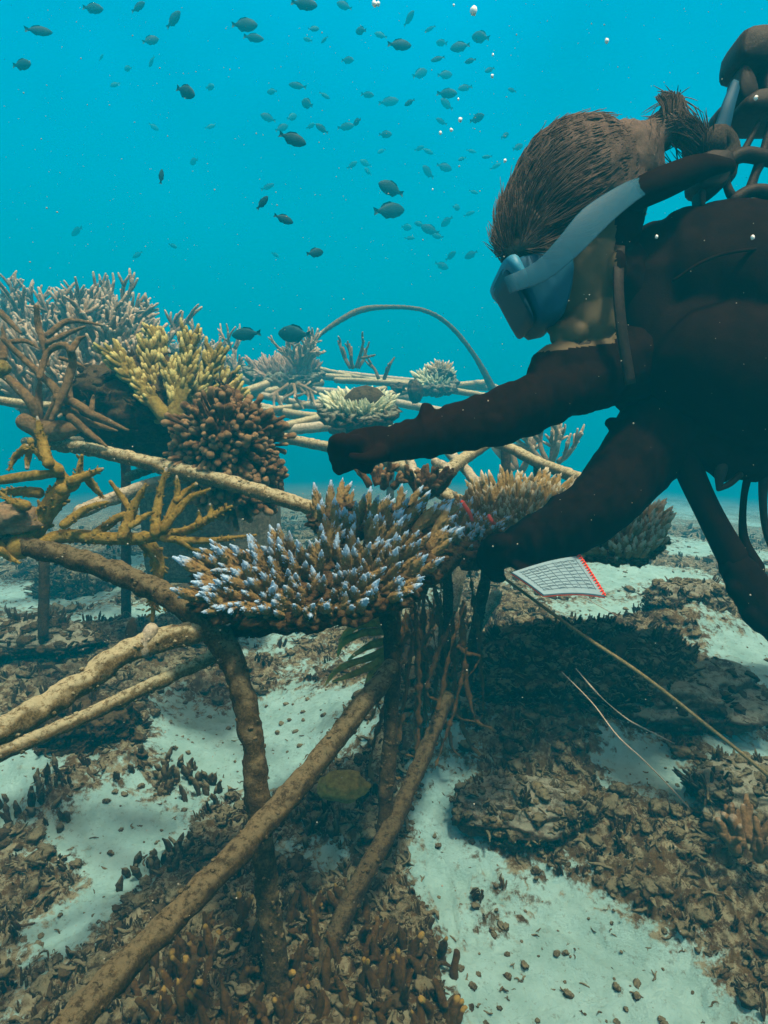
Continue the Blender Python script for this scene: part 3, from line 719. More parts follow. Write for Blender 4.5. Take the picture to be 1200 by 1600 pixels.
stag('olive staghorn coral with pale tips spreading over the bent rail at left', [
 (D([(60, 852), (100, 838), (192, 842), (256, 836), (296, 828), (336, 804), (362, 791)], 1.02), [14, 15, 14, 12, 10, 8, 6]),
 (D([(190, 838), (208, 794), (228, 757)], 1.0), [11, 10, 7]), (D([(242, 832), (248, 780), (260, 732)], 1.0), [11, 9, 6]),
 (D([(254, 826), (276, 780), (276, 744)], 1.01), [9, 8, 5]), (D([(256, 826), (292, 782), (328, 764)], .99), [9, 8, 5]),
 (D([(276, 782), (290, 768), (307, 756)], 1.02), [7, 6, 5]), (D([(215, 815), (196, 785), (172, 752)], 1.04), [8, 7, 5]),
 (D([(310, 818), (312, 808), (310, 798)], 1.0), [6, 5, 4]), (D([(328, 808), (329, 798), (328, 788)], 1.0), [6, 5, 4]),
 (D([(256, 842), (320, 845), (400, 836)], 1.0), [9, 7, 4]), (D([(100, 820), (130, 798), (170, 784)], 1.0), [10, 9, 6]),
 (D([(225, 842), (248, 880), (242, 930), (238, 970)], 1.06), [17, 14, 9, 6]), (D([(248, 905), (256, 935), (258, 955)], 1.06), [8, 6, 4]),
 (D([(150, 834), (180, 812), (214, 800)], 1.03), [10, 9, 6]), (D([(280, 846), (302, 858), (318, 862)], 1.0), [7, 6, 4]),
 (D([(205, 822), (228, 806), (240, 800)], .98), [7, 6, 4]), (D([(215, 810), (190, 806), (160, 822)], 1.02), [8, 8, 6])], 'staghorn', 1, nubs=160)
stag('thick knotted staghorn coral reaching out of the left edge', [
 (D([(30, 856), (50, 830), (76, 796), (98, 760), (96, 735)], 1.03), [26, 25, 21, 18, 12]), (D([(-60, 745), (0, 750), (60, 742), (96, 742)], 1.02), [9, 10, 11, 12]),
 (D([(96, 765), (118, 755), (128, 712)], 1.0), [13, 11, 8]), (D([(112, 752), (138, 742), (160, 732)], 1.0), [11, 9, 7]),
 (D([(134, 745), (148, 762), (162, 778)], 1.02), [9, 8, 6]), (D([(92, 735), (66, 712), (42, 696)], 1.02), [12, 10, 6]),
 (D([(76, 724), (66, 690), (58, 652)], 1.0), [12, 11, 7]), (D([(60, 770), (20, 768), (-30, 776)], 1.04), [12, 9, 6]),
 (D([(40, 790), (20, 785), (0, 770)], 1.0), [12, 9, 6]), (D([(-40, 850), (20, 858), (60, 855)], 1.02), [16, 18, 18]),
 (D([(40, 700), (24, 714), (14, 735)], 1.05), [9, 7, 5]), (D([(48, 690), (44, 715), (42, 732)], 1.1), [8, 7, 5]),
 (D([(0, 860), (16, 872), (30, 880)], 1.0), [8, 7, 5])], 'staghorn', 2, nubs=160)
stag('dark staghorn coral with arching finger branches near the left edge', [
 (D([(-30, 565), (0, 582), (22, 600), (48, 628), (60, 660)], 1.45), [8, 9, 10, 12, 14]), (D([(5, 530), (34, 558), (66, 588), (90, 618), (70, 660)], 1.45), [6, 7, 8, 10, 12]),
 (D([(62, 590), (72, 556), (92, 540), (108, 545), (113, 570), (98, 618), (80, 655)], 1.42), [7, 7, 7, 8, 9, 9, 11]), (D([(112, 548), (122, 532), (134, 525)], 1.42), [7, 6, 4]),
 (D([(60, 660), (60, 625), (62, 595)], 1.47), [11, 9, 7]), (D([(-20, 470), (12, 500), (32, 520)], 1.6), [7, 7, 7]),
 (D([(57, 480), (60, 510), (68, 536), (75, 570)], 1.6), [6, 7, 8, 9]), (D([(74, 524), (108, 502), (160, 508)], 1.62), [7, 6, 4]),
 (D([(74, 536), (104, 522), (133, 510)], 1.6), [6, 6, 4]), (D([(90, 622), (116, 630), (150, 650), (200, 672)], 1.44), [11, 10, 9, 6]),
 (D([(100, 640), (138, 660), (183, 673)], 1.46), [9, 8, 5]), (D([(110, 652), (138, 676), (166, 697)], 1.42), [9, 8, 6]),
 (D([(5, 560), (6, 535), (4, 512)], 1.48), [8, 7, 5]), (D([(10, 535), (40, 533), (62, 545)], 1.5), [5, 5, 4]),
 (D([(95, 560), (115, 566), (134, 575)], 1.5), [5, 5, 3]), (D([(40, 660), (70, 672), (100, 672), (130, 668)], 1.46), [20, 24, 20, 12]),
 (D([(143, 640), (145, 625), (146, 618)], 1.45), [6, 5, 4]), (D([(120, 650), (110, 620), (112, 600)], 1.5), [7, 6, 4])], 'dark_stag', 3, amp=.002)
# procedural staghorn
def grow(mb, p, d, ln, r, depth, g, up=.25, nb=3, sides=6, spread=.7, t0=0.0):
    d = d / np.linalg.norm(d); k = g.uniform(-.3, .3, 3); end = p + d * ln + np.array([0, 0, ln * up * .5])
    mid = (p + end) / 2 + k * ln * .25
    t1 = 1.0 if depth == 0 else (t0 + .45)
    tube(mb, [p, mid, end], [r, r * .88, r * (.62 if depth == 0 else .75)], sides, 6, amp=r * .22, freq=90, octv=2, seed=int(g.integers(999)), t=(t0, 1.0), capstart=False)
    if depth > 0:
        for i in range(nb):
            f = g.uniform(.3, .95); q = p + (end - p) * f + k * ln * .25 * (1 - abs(2 * f - 1))
            nd = d + g.normal(size=3) * spread; nd[2] += up
            grow(mb, q, nd, ln * g.uniform(.5, .8), r * .78, depth - 1, g, up, nb, sides, spread, min(.6, t0 + .2))
def colony(label, px, py, d, nbr, ln, r, depth, mat, seed, up=.3, nb=3, spread=.7, ax=(0, 0, 1), fan=.9, name='staghorn_coral', cat='coral', group=None, size=1.0, tx=(1, 1)):
    ks = Z(d) / d; ln *= ks; r *= ks; size *= ks; d = Z(d)
    g = np.random.default_rng(seed); c = P(px, py, d)
    t = thing(name, label, cat, c, group)
    for i in range(nbr):
        a = i * 2.39996 + g.uniform(-.3, .3); q = math.sqrt((i + .5) / nbr) * fan
        dr = np.array(ax, float) + np.array([math.cos(a) * q * tx[0] * 1.3, math.sin(a) * q * tx[1] * 1.3, 0])
        mb = MB(); grow(mb, c + np.array([math.cos(a) * q * .03 * size, math.sin(a) * q * .03 * size, 0]), dr, ln * g.uniform(.7, 1.15), r, depth, g, up, nb, 6, spread)
        mb.build('branch', M[mat], t)
    return t
# yellow-green bushy coral
yb = [((258, 650), (215, 600), (178, 555)), ((258, 650), (240, 600), (232, 545)), ((262, 650), (205, 615), (170, 600)), ((268, 650), (262, 590), (240, 515)), ((272, 650), (290, 590), (296, 528)), ((280, 655), (320, 600), (335, 555)), ((270, 655), (225, 640), (190, 632)), ((290, 655), (335, 625), (352, 590)), ((275, 655), (275, 615), (268, 575)), ((250, 655), (215, 632), (198, 615)), ((300, 660), (345, 640), (372, 612)), ((285, 655), (300, 620), (310, 590))]
t = thing('bushy_coral', 'bright yellow green bushy coral with stubby branches', 'coral', P(268, 655, 1.65))
g = np.random.default_rng(8)
for i, q in enumerate(yb):
    dd = 1.62 + (i % 4) * .06; pp = [P(*a, dd + .02 * k) for k, a in enumerate(q)]
    mb = MB(); tube(mb, pp, [.020, .015, .011], 9, 14, amp=.003, freq=70, seed=i, t=(0, .6))
    cc = catmull(np.array(pp), 24)
    for k in range(95):
        j = int(g.integers(5, 24)); dr = g.normal(size=3); tg = cc[j] - cc[j - 1]; tg /= np.linalg.norm(tg); dr -= tg * dr.dot(tg); dr /= np.linalg.norm(dr)
        l = g.uniform(.022, .042) * (.7 + .3 * j / 24)
        tube(mb, [cc[j], cc[j] + dr * l * .6 + tg * l * .4, cc[j] + dr * l * .8 + tg * l * .95], [.0072, .0065, .004], 6, 4, amp=.0015, freq=90, seed=k, t=(.3, 1))
    mb.build('branch', M['yellow_stag'], t)
colony('small yellow green branching coral between the bushy coral and brown ball coral', 352, 668, 1.7, 7, .07, .009, 1, 'yellow_stag', 21, nb=5)
# grey thicket
gt = [(25, 545, 2.2, 'grey staghorn clump at the left edge of the thicket', .13, 31), (75, 505, 2.45, 'grey staghorn clump with long horizontal fingers on the reef rock', .13, 32), (130, 478, 2.4, 'grey staghorn clump crowning the reef rock', .11, 33),
      (185, 485, 2.5, 'knobbly grey staghorn clump on the right shoulder of the reef rock', .12, 34), (225, 520, 2.6, 'grey staghorn clump behind the yellow green coral', .13, 35), (100, 560, 2.1, 'grey brown staghorn clump in front of the reef rock', .12, 36),
      (300, 545, 2.9, 'faint grey staghorn clump right of the yellow green coral', .13, 37), (345, 560, 3.1, 'faint low staghorn clump at the right end of the thicket', .12, 38), (15, 475, 2.7, 'hazy grey staghorn clump at the far upper left', .13, 39), (160, 440 + 20, 2.7, 'topmost hazy staghorn clump of the thicket', .10, 40),
      (160, 520, 2.1, 'brownish staghorn clump filling the face of the reef rock', .11, 42), (200, 560, 2.0, 'low brown staghorn clump between the reef rock and the yellow green coral', .09, 43), (120, 620 - 42, 1.95, 'brown staghorn clump just right of the arching fingers', .09, 44), (150, 620, 1.9, 'short brown staghorn clump on the lower reef rock above the rail', .07, 45),
      (50, 600, 2.0, 'brown grey staghorn clump low at the left edge', .11, 41)]
for (px, py, d, lb, ln, sd_) in gt:
    colony(lb, px, py + 42, d, 12, ln * .9, .011, 2, 'grey_stag', sd_, up=.25, nb=3, spread=.6, fan=1.0, group='grey staghorn thicket')
colony('spiky grey coral with long thin fingers on the far rails', 470, 572, 2.9, 12, .085, .0085, 2, 'grey_stag', 51, nb=3, spread=.5)
colony('thin dark branching coral standing by the hoop', 553, 575, 3.0, 4, .085, .009, 2, 'dark_stag', 52, nb=2, spread=.5)
colony('little dark branching coral on the far rail', 597, 592, 3.0, 3, .065, .008, 1, 'dark_stag', 53, nb=2, spread=.5)
colony('spiky tan coral hanging down beside the far rails', 460, 600, 2.7, 6, .08, .008, 1, 'grey_stag', 54, ax=(.2, 0, -.4), up=-.1)
colony('bare grey branching coral behind the rails right of the arm', 860, 722, 2.3, 6, .085, .010, 2, 'grey_stag', 55, nb=3, spread=.6)
colony('hazy upright branching coral behind the rails above the olive coral', 812, 735, 2.4, 5, .11, .012, 1, 'grey_stag', 56, nb=3, spread=.5)
colony('thin arched branch coral at the right of the thicket', 362, 545, 2.8, 4, .07, .006, 1, 'grey_stag', 57, nb=3)
colony('small brown finger coral hidden behind the centre plate coral', 668, 770, 1.3, 9, .035, .008, 1, 'cauli', 58, nb=4)
colony('dark finger coral peeping over the back of the centre plate', 596, 760, 1.25, 7, .03, .007, 1, 'cauli', 59, nb=4)
colony('dark branching coral on the rubble at the right edge', 1172, 1330, 1.05, 7, .05, .009, 1, 'dark_stag', 60, nb=3)
colony('hazy low coral bush on the far right sand', 720, 905, 2.6, 8, .08, .012, 1, 'grey_stag', 71, nb=3)

# drooping golden branches below the plate
gb = []
for i, q in enumerate([((612, 968), (560, 968), (520, 975)), ((612, 985), (565, 990), (535, 1005), (528, 1025)), ((612, 1000), (575, 1010), (545, 1030)), ((610, 1015), (570, 1030), (530, 1045), (508, 1070)), ((600, 1030), (560, 1050), (520, 1065)),
        ((608, 975), (570, 975), (545, 985), (530, 1000)), ((606, 1035), (580, 1055), (570, 1080))]):
    gb.append((D(list(q), 1.08), [10] + [8] * (len(q) - 2) + [4]))
stag('yellow brown coral with drooping fingers behind the frame leg', gb, 'weed', 9, amp=.002, name='drooping_coral')
g = np.random.default_rng(77); gb = []
for i in range(30):
    x0 = g.uniform(620, 735); y0 = g.uniform(880, 1020); x1 = 672 + (x0 - 672) * .8 + g.uniform(-70, 70); y1 = g.uniform(1020, 1200); dd = g.uniform(1.1, 1.3)
    gb.append(([(x0, y0, dd), ((x0 + x1) / 2 + g.uniform(-14, 14), (y0 + y1) / 2, dd), (x1, y1, dd), (x1 + g.uniform(-35, 35), y1 + g.uniform(15, 40), dd)], [g.uniform(1.5, 6), g.uniform(2.5, 6.5), g.uniform(1.5, 4), 1.5]))
stag('tangled dark brown stalks hanging below the corals at the frame foot', gb, 'stalk', 10, amp=.006, name='soft_coral')
# finger coral at the bottom edge
t = thing('finger_coral', 'dark olive finger coral with yellow tips at the bottom edge', 'coral', ground_pt(440, 1560))
spots = []
while len(spots) < 230:
    px, py = g.uniform(225, 715), g.uniform(1475, 1760)
    if py >= 1475 + abs(px - 480) * .30: spots.append((py, px))
rest = MB()
for i, (py, px) in enumerate(sorted(spots)):
    p = ground_pt(px, py); p[2] = float(g_h([p[0]], [p[1]])[0]) - .01
    h = g.uniform(.02, .06); l = g.uniform(-.02, .02, 2); one = MB() if i < 100 else rest
    tube(one, [p, p + (l[0] * .3, l[1] * .3, h * .5), p + (l[0], l[1], h)], [.0062, .0066, .003], 7, 8, amp=.004, freq=90, seed=i, t=(0, g.uniform(.78, 1.06)))
    if i < 100: one.build('finger', M['yellow_finger'], t)
o = rest.build('finger', M['yellow_finger'], t); o['kind'] = 'stuff'
for lb, px, py, n_, sz in (('cluster of small dark upright stubs on the sand left of the bent leg', 320, 1250, 26, .03), ('row of short dark stubs beside the round sand patch at left', 250, 1235, 22, .03), ('brown stubs standing in rubble near the left edge', 60, 1290, 20, .035),
                           ('dark stubby tufts at the edge of the lower left sand patch', 260, 1375, 26, .032), ('olive stub cluster right of the crossing brace', 480, 1330, 24, .028)):
    c = ground_pt(px, py); c[2] = float(g_h(c[:1], c[1:2])[0]); t = thing('finger_coral', lb, 'coral', c)
    for i in range(n_):
        mb = MB()
        x, y = c[0] + g.normal() * .035, c[1] + g.normal() * .028; z = float(g_h([x], [y])[0]); h = sz * g.uniform(.4, 1.25); l = g.uniform(-.014, .014, 2)
        tube(mb, [(x, y, z - .01), (x + l[0] * .5, y + l[1] * .5, z + h * .5), (x + l[0], y + l[1], z + h)], [.0045, .0058, .0022], 7, 8, amp=.0042, freq=90, seed=i)
        mb.build('finger', M['rubble'], t)

# ------------------------------------------------------------------ lines on the sea floor
def line(label, pts, r, mat, name='rope', wob=.0):
    pp = []
    for (x, y, l) in pts:
        p = ground_pt(x, y); p = CAM + (p - CAM) * l; pp.append(p)
    mb = MB(); tube(mb, pp, r, 6, step=.01, amp=wob, freq=25, octv=2, t=(0, 0))
    tag(mb.build(name, M[mat]), label, 'rope' if name == 'rope' else 'fishing line')
line('straight olive rope running from the gloved hand to the lower right', [(790, 905, .48), (900, 985, .52), (1000, 1052, .57), (1100, 1130, .66), (1200, 1212, .76), (1330, 1330, .97)], .0034, 'rope')
line('thin pinkish line crossing the dark boulder', [(878, 1050, .62), (925, 1098, .63), (965, 1150, .66), (1010, 1192, .72), (1070, 1255, .86), (1200, 1400, .96)], .0011, 'line', 'fishing_line')
line('thin pale wavy line above the dark boulder', [(900, 1045, .62), (935, 1085, .64), (975, 1120, .68), (1000, 1135, .72), (1060, 1165, .85), (1135, 1205, .95)], .0011, 'line', 'fishing_line', .001)
line('thin tan line at the far right over the sand', [(1080, 1035, .7), (1130, 1095, .78), (1170, 1150, .9), (1215, 1205, .94)], .0030, 'rope')
line('fine thread hanging beside the legs near the notebook', [(760, 900, .62), (746, 950, .66), (735, 1005, .72)], .0009, 'line', 'fishing_line')
line('long faint thread stretched over the pale sand', [(865, 905, .6), (960, 960, .7), (1060, 1010, .8), (1120, 1030, .9)], .0009, 'line', 'fishing_line')

# ------------------------------------------------------------------ notebook
t = thing('notebook', 'white ruled dive notebook with red spiral edge held under the gloved hand', 'notebook', P(870, 915, 1.02))
A, B_, C_, E = P(800, 895, 1.00), P(906, 872, 1.06), P(946, 931, 1.0), P(850, 926, .95)
nrm = np.cross(B_ - A, E - A); nrm /= np.linalg.norm(nrm)
if nrm[2] < 0: nrm = -nrm
def bil(u, v, lift=0):
    s = A * (1 - u) * (1 - v) + B_ * u * (1 - v) + C_ * u * v + E * (1 - u) * v
    return s + nrm * (lift + .006 * math.sin(u * 2.6) - .004 * v * v)
def sheet(name, mat, l0, l1, u0=0, u1=1, v0=0, v1=1, n=14):
    mb = MB(); us = np.linspace(u0, u1, n); vs = np.linspace(v0, v1, n)
    top = np.array([bil(u, v, l1) for u in us for v in vs]); bot = np.array([bil(u, v, l0) for u in us for v in vs])
    V_ = np.vstack([top, bot]); F_ = []
    for i in range(n - 1):
        for j in range(n - 1):
            a = i * n + j; F_ += [[a, a + 1, a + n + 1, a + n], [a + n * n, a + n + n * n, a + n + 1 + n * n, a + 1 + n * n]]
    m_ = n * n
    for i in range(n - 1):
        F_ += [[i, i + m_, i + 1 + m_, i + 1], [(n - 1) * n + i, (n - 1) * n + i + 1, (n - 1) * n + i + 1 + m_, (n - 1) * n + i + m_]]
        F_ += [[i * n, (i + 1) * n, (i + 1) * n + m_, i * n + m_], [i * n + n - 1, i * n + n - 1 + m_, (i + 1) * n + n - 1 + m_, (i + 1) * n + n - 1]]
    mb.add(V_, F_); return mb.build(name, mat, t, smooth=False)
sheet('cover', M['red'], -.0035, -.002); sheet('page', M['paper'], -.0015, .001)
mb = MB()
for i in range(9):
    v_ = .1 + i * .095; tube(mb, [bil(u, v_, .0016) for u in (.06, .3, .6, .9)], .0004, 4, 8, t=(0, 0))
for i in range(8):
    u_ = .08 + i * .115; tube(mb, [bil(u_, v, .0016) for v in (.08, .35, .6, .88)], .0004, 4, 8, t=(0, 0))
gg = np.random.default_rng(4)
for i in range(9):
    for j in range(7):
        u0, v0 = .1 + j * .115, .13 + i * .088
        if gg.random() < .3: continue
        pts = [bil(u0 + k * .016, v0 + gg.uniform(-.02, .02), .0018) for k in range(5)]
        tube(mb, pts, .00042, 4, 8, t=(0, 0))
mb.build('writing', M['ink'], t)
mb = MB()
for i in range(16):
    v_ = .02 + i * .064; a = bil(.975, v_, 0)
    ex = (B_ - A) / np.linalg.norm(B_ - A)
    tube(mb, [a + ex * .004 * math.cos(q) + nrm * .004 * math.sin(q) for q in np.linspace(0, 5.6, 7)], .0009, 5, 12, t=(0, 0))
tube(mb, [bil(.99, v, .002) for v in (.0, .5, 1)], .0014, 5, 12, t=(0, 0))
mb.build('spiral', M['red'], t)

# ------------------------------------------------------------------ diver
def capsule(mb, pts, sides=16, step=.012):
    """pts: (px,py,d,r_px)"""
    tube(mb, [P(*q[:3]) for q in pts], [q[3] / FPX * q[2] for q in pts], sides, step=step, t=(0, 0))
def remeshed(mb, voxel, smooth=4, wr=0.0, wfreq=18, seed=0, fac=.5):
    o = bpy.data.objects.new('tmp', mb.mesh('tmp')); COL.objects.link(o)
    a = o.modifiers.new('r', 'REMESH'); a.mode = 'VOXEL'; a.voxel_size = voxel; a.use_smooth_shade = True
    s = o.modifiers.new('s', 'SMOOTH'); s.iterations = smooth; s.factor = fac
    bpy.context.view_layer.update()
    dg = bpy.context.evaluated_depsgraph_get(); me = bpy.data.meshes.new_from_object(o.evaluated_get(dg))
    bpy.data.objects.remove(o)
    n_ = len(me.vertices); v = np.zeros(n_ * 3); me.vertices.foreach_get('co', v); v = v.reshape(-1, 3)
    nn = np.zeros(n_ * 3, np.float32); me.vertex_normals.foreach_get('vector', nn); nn = nn.reshape(-1, 3)
    if wr:
        w = 1 - np.abs(fbm(v * np.array([1.6, 1, .8]), wfreq, 3, seed)) * 2
        v = v + nn * (wr * w)[:, None]
    return me, v
diver = thing('person', 'diver in a dark wetsuit leaning in from the right and reaching over the corals', 'person', P(1120, 760, 1.12))
DL = np.array(WLOC[diver.name])
def finish(me, v, name, mats, pick=None):
    me.vertices.foreach_set('co', (v - DL).ravel()); me.update()
    me.materials.clear()
    for m_ in mats: me.materials.append(m_)
    if pick is not None:
        pc = np.array([p.center[:] for p in me.polygons]) + DL
        me.polygons.foreach_set('material_index', pick(pc).astype(np.int32))
    me.polygons.foreach_set('use_smooth', np.ones(len(me.polygons), bool))
    me.name = name; o = bpy.data.objects.new(name, me); COL.objects.link(o); o.parent = diver; WLOC[o.name] = tuple(DL); return o
bd = MB()
# torso and trailing legs (beyond the frame)
capsule(bd, [(1090, 520, 1.15, 118), (1180, 530, 1.18, 165), (1330, 545, 1.22, 170), (1480, 570, 1.28, 150), (1640, 610, 1.34, 145)], 24)
capsule(bd, [(1040, 590, 1.12, 85), (1110, 620, 1.12, 100), (1200, 640, 1.15, 95), (1320, 640, 1.2, 90)], 20)
capsule(bd, [(1630, 640, 1.30, 92), (1860, 760, 1.35, 78), (2080, 860, 1.45, 58), (2320, 760, 1.6, 48), (2560, 660, 1.8, 34)], 16)
capsule(bd, [(1630, 600, 1.44, 92), (1880, 640, 1.60, 74), (2140, 690, 1.75, 55), (2400, 620, 1.9, 44), (2640, 560, 2.05, 32)], 16)
capsule(bd, [(2560, 660, 1.8, 30), (2660, 720, 1.85, 22)], 12); capsule(bd, [(2640, 560, 2.05, 28), (2740, 610, 2.1, 20)], 12)
# shoulder + reaching arm
capsule(bd, [(1060, 545, 1.12, 90), (985, 565, 1.08, 62), (905, 600, 1.05, 45), (850, 622, 1.03, 43), (800, 645, 1.02, 43), (720, 667, 1.0, 37), (650, 684, .985, 29), (612, 695, .98, 25)], 20, .008)
capsule(bd, [(1000, 560, 1.08, 45), (905, 572, 1.05, 38), (866, 572, 1.04, 32), (852, 590, 1.03, 30)], 16)
capsule(bd, [(668, 644, .985, 12), (666, 660, .985, 18)], 12, .005); capsule(bd, [(700, 690, .99, 18), (690, 668, .99, 26)], 12, .006); capsule(bd, [(648, 700, .985, 12), (640, 680, .985, 22)], 12, .005); capsule(bd, [(636, 664, .985, 9), (632, 690, .985, 24)], 12, .005); capsule(bd, [(724, 640, .995, 10), (722, 672, .995, 32)], 12, .006); capsule(bd, [(764, 628, 1.0, 12), (760, 660, 1.0, 36)], 12, .006); capsule(bd, [(672, 704, .985, 10), (668, 684, .985, 24)], 12, .005)
# reaching hand: palm, knuckles, four curled fingers and the thumb
capsule(bd, [(612, 694, .98, 25), (585, 697, .975, 27), (560, 702, .97, 27)], 16, .005)
for (y0, dz, L1, r0) in ((691, -.010, 0, 10), (703, -.004, 2, 10), (715, .003, 1, 9.5), (727, .010, -3, 8.5)):
    capsule(bd, [(572, y0 + 3, .965 + dz, r0 + 1.5), (548, y0 - 1, .955 + dz, r0 + .5), (528 - L1, y0, .952 + dz, r0), (524 - L1, y0 + 3, .968 + dz, r0 - .5), (534, y0 + 4, .985 + dz, r0 - 1), (552, y0 + 4, .985 + dz, r0 - 2)], 12, .004)
capsule(bd, [(600, 700, .965, 12), (584, 712, .940, 11), (566, 716, .932, 9.5), (552, 714, .932, 8)], 12, .004)
# second arm
capsule(bd, [(1080, 640, 1.12, 85), (1020, 690, 1.10, 66), (975, 745, 1.08, 54), (940, 785, 1.07, 50), (890, 818, 1.08, 47), (840, 843, 1.09, 38), (808, 856, 1.10, 30)], 20, .008)
capsule(bd, [(955, 660, 1.09, 10), (968, 668, 1.09, 16)], 10)
capsule(bd, [(810, 856, 1.10, 29), (786, 860, 1.105, 26), (775, 862, 1.11, 24)], 14, .005)
for (a, dz, r0) in (((775, 846), -.02, 9.5), ((768, 856), 0, 9.5), ((768, 866), .02, 9.5), ((774, 876), .035, 8.5)):
    x, y = a; capsule(bd, [(x + 10, y, 1.1 + dz, r0 + 2), (x - 8, y + 2, 1.105 + dz, r0), (x - 12, y + 13, 1.115 + dz, r0 - .5), (x - 2, y + 24, 1.12 + dz, r0 - 1), (x + 10, y + 27, 1.12 + dz, r0 - 2)], 10, .004)
capsule(bd, [(800, 874, 1.09, 11), (815, 888, 1.075, 9), (832, 893, 1.07, 8)], 10, .004)
# neck and head
capsule(bd, [(1040, 500, 1.13, 70), (990, 470, 1.1, 62), (950, 430, 1.08, 62)], 18)
v, f = ICO[4]
def ell(px, py, d, rx, ry, rz, tilt=0.0):
    c = P(px, py, d); s = d / FPX
    q = v * np.array([rx, rz, ry]) * s
    ct, st = math.cos(R(tilt)), math.sin(R(tilt)); q = np.stack([q[:, 0] * ct - q[:, 2] * st, q[:, 1], q[:, 0] * st + q[:, 2] * ct], 1)
    bd.add(q + c, None, f)
ell(905, 330, 1.06, 98, 118, 82, 8); ell(905, 425, 1.06, 72, 88, 62); ell(920, 500, 1.06, 45, 46, 46); ell(895, 520, 1.05, 26, 22, 34)
ell(852, 478, 1.06, 20, 26, 18, 20); ell(838, 405, 1.06, 30, 36, 60)      # nose, brow
ell(868, 515, 1.05, 14, 9, 22); ell(872, 528, 1.05, 13, 9, 20)          # lips
ell(965, 420, 1.0, 12, 26, 10)                                           # ear
me, vv = remeshed(bd, .0042, 2, .0048, 17, 3)
def pick(pc):
    # bare skin only on the head, left and above the collar
    d = (pc - CAM) @ FWD; px = (pc - CAM) @ RT / d * FPX + 600; py = 800 - (pc - CAM) @ UP / d * FPX
    return ((px < 962) & (py < 548 - (px - 860) * .12) & (py > 180))
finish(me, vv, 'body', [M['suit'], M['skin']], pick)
# hair
hb = MB(); keep = bd; bd = hb
ell(905, 300, 1.06, 104, 104, 92, 0); ell(862, 320, 1.06, 66, 84, 88, -12); ell(826, 362, 1.06, 38, 52, 72, -14); ell(815, 388, 1.05, 28, 26, 60)
ell(965, 262, 1.06, 66, 62, 70)
capsule(hb, [(990, 240, 1.06, 40), (1018, 215, 1.06, 26), (1046, 196, 1.06, 22), (1052, 166, 1.06, 15)], 14); capsule(hb, [(1046, 196, 1.06, 22), (1075, 212, 1.06, 18), (1090, 240, 1.07, 15), (1080, 262, 1.08, 15)], 12)
bd = keep
me, vv = remeshed(hb, .006, 4, .005, 30, 8)
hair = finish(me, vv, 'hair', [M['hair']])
gh = np.random.default_rng(31); mb = MB(); aim = P(1042, 205, 1.06); nn = np.zeros(len(vv) * 3, np.float32); me.vertex_normals.foreach_get('vector', nn); nn = nn.reshape(-1, 3)
hc = P(905, 320, 1.06)
for i in gh.integers(0, len(vv), 8000):
    p = vv[i]; n0 = nn[i]
    if n0 @ FWD > .4: continue
    T = aim - p; dl = np.linalg.norm(T); T = T / dl + gh.normal(size=3) * .07; T -= n0 * (T @ n0); T /= np.linalg.norm(T) + 1e-9; l = min(max(dl * .8, .025), gh.uniform(.03, .07))
    lift = gh.uniform(.0003, .0022); out = 1 if gh.random() < .04 else 0; R0 = np.linalg.norm(p - hc); pts = []
    for u in (0, .25, .5, .75, 1.0):
        q = p + T * l * u - hc
        if R0 < .16: q = q / np.linalg.norm(q) * R0
        pts.append(hc + q + n0 * (lift * math.sin(u * 3.1) + out * u * u * .012 - (1 - out) * .0012 * u))
    tube(mb, pts, [.0006, .0008, .0008, .0007, .0003], 3, 7, t=(0, 0), capend=False, capstart=False)
mb.build('hair_locks', M['hair'], diver)
g = np.random.default_rng(9); mb = MB()
for i in range(700):
    a = g.uniform(0, 1); px = 818 + a * 215; py = 262 - 62 * math.sin(min(1, a * 1.6) * math.pi / 2) + g.uniform(-4, 45)
    dd = 1.06 + g.uniform(-.07, .07); l = g.uniform(6, 20)
    dx, dy = (-.5 + a * .8 + g.uniform(-.5, .5)), -1
    tube(mb, [P(px, py + 12, dd), P(px + dx * l * .5, py + dy * l * .5, dd), P(px + dx * l * .7 + g.uniform(-9, 9), py + dy * l, dd + g.uniform(-.01, .01))], [.0006, .0005, .0002], 3, 5, t=(0, 0))
for i in range(500):
    dd = 1.06 + g.uniform(-.03, .03); a = g.uniform(3.6, 5.8); q = g.uniform(.4, 1)
    x0, y0 = 1050 + 14 * math.cos(a), 180 + 22 * math.sin(a); l = g.uniform(8, 22)
    tube(mb, [P(x0, y0 + 16, dd), P(x0 + math.cos(a) * l * .3, y0 - l * .3, dd), P(x0 + math.cos(a) * l * .6 - 3, y0 - l * .8, dd)], [.0008, .0007, .0004], 3, 4, t=(0, 0))
mb.build('loose_strands', M['hair'], diver)
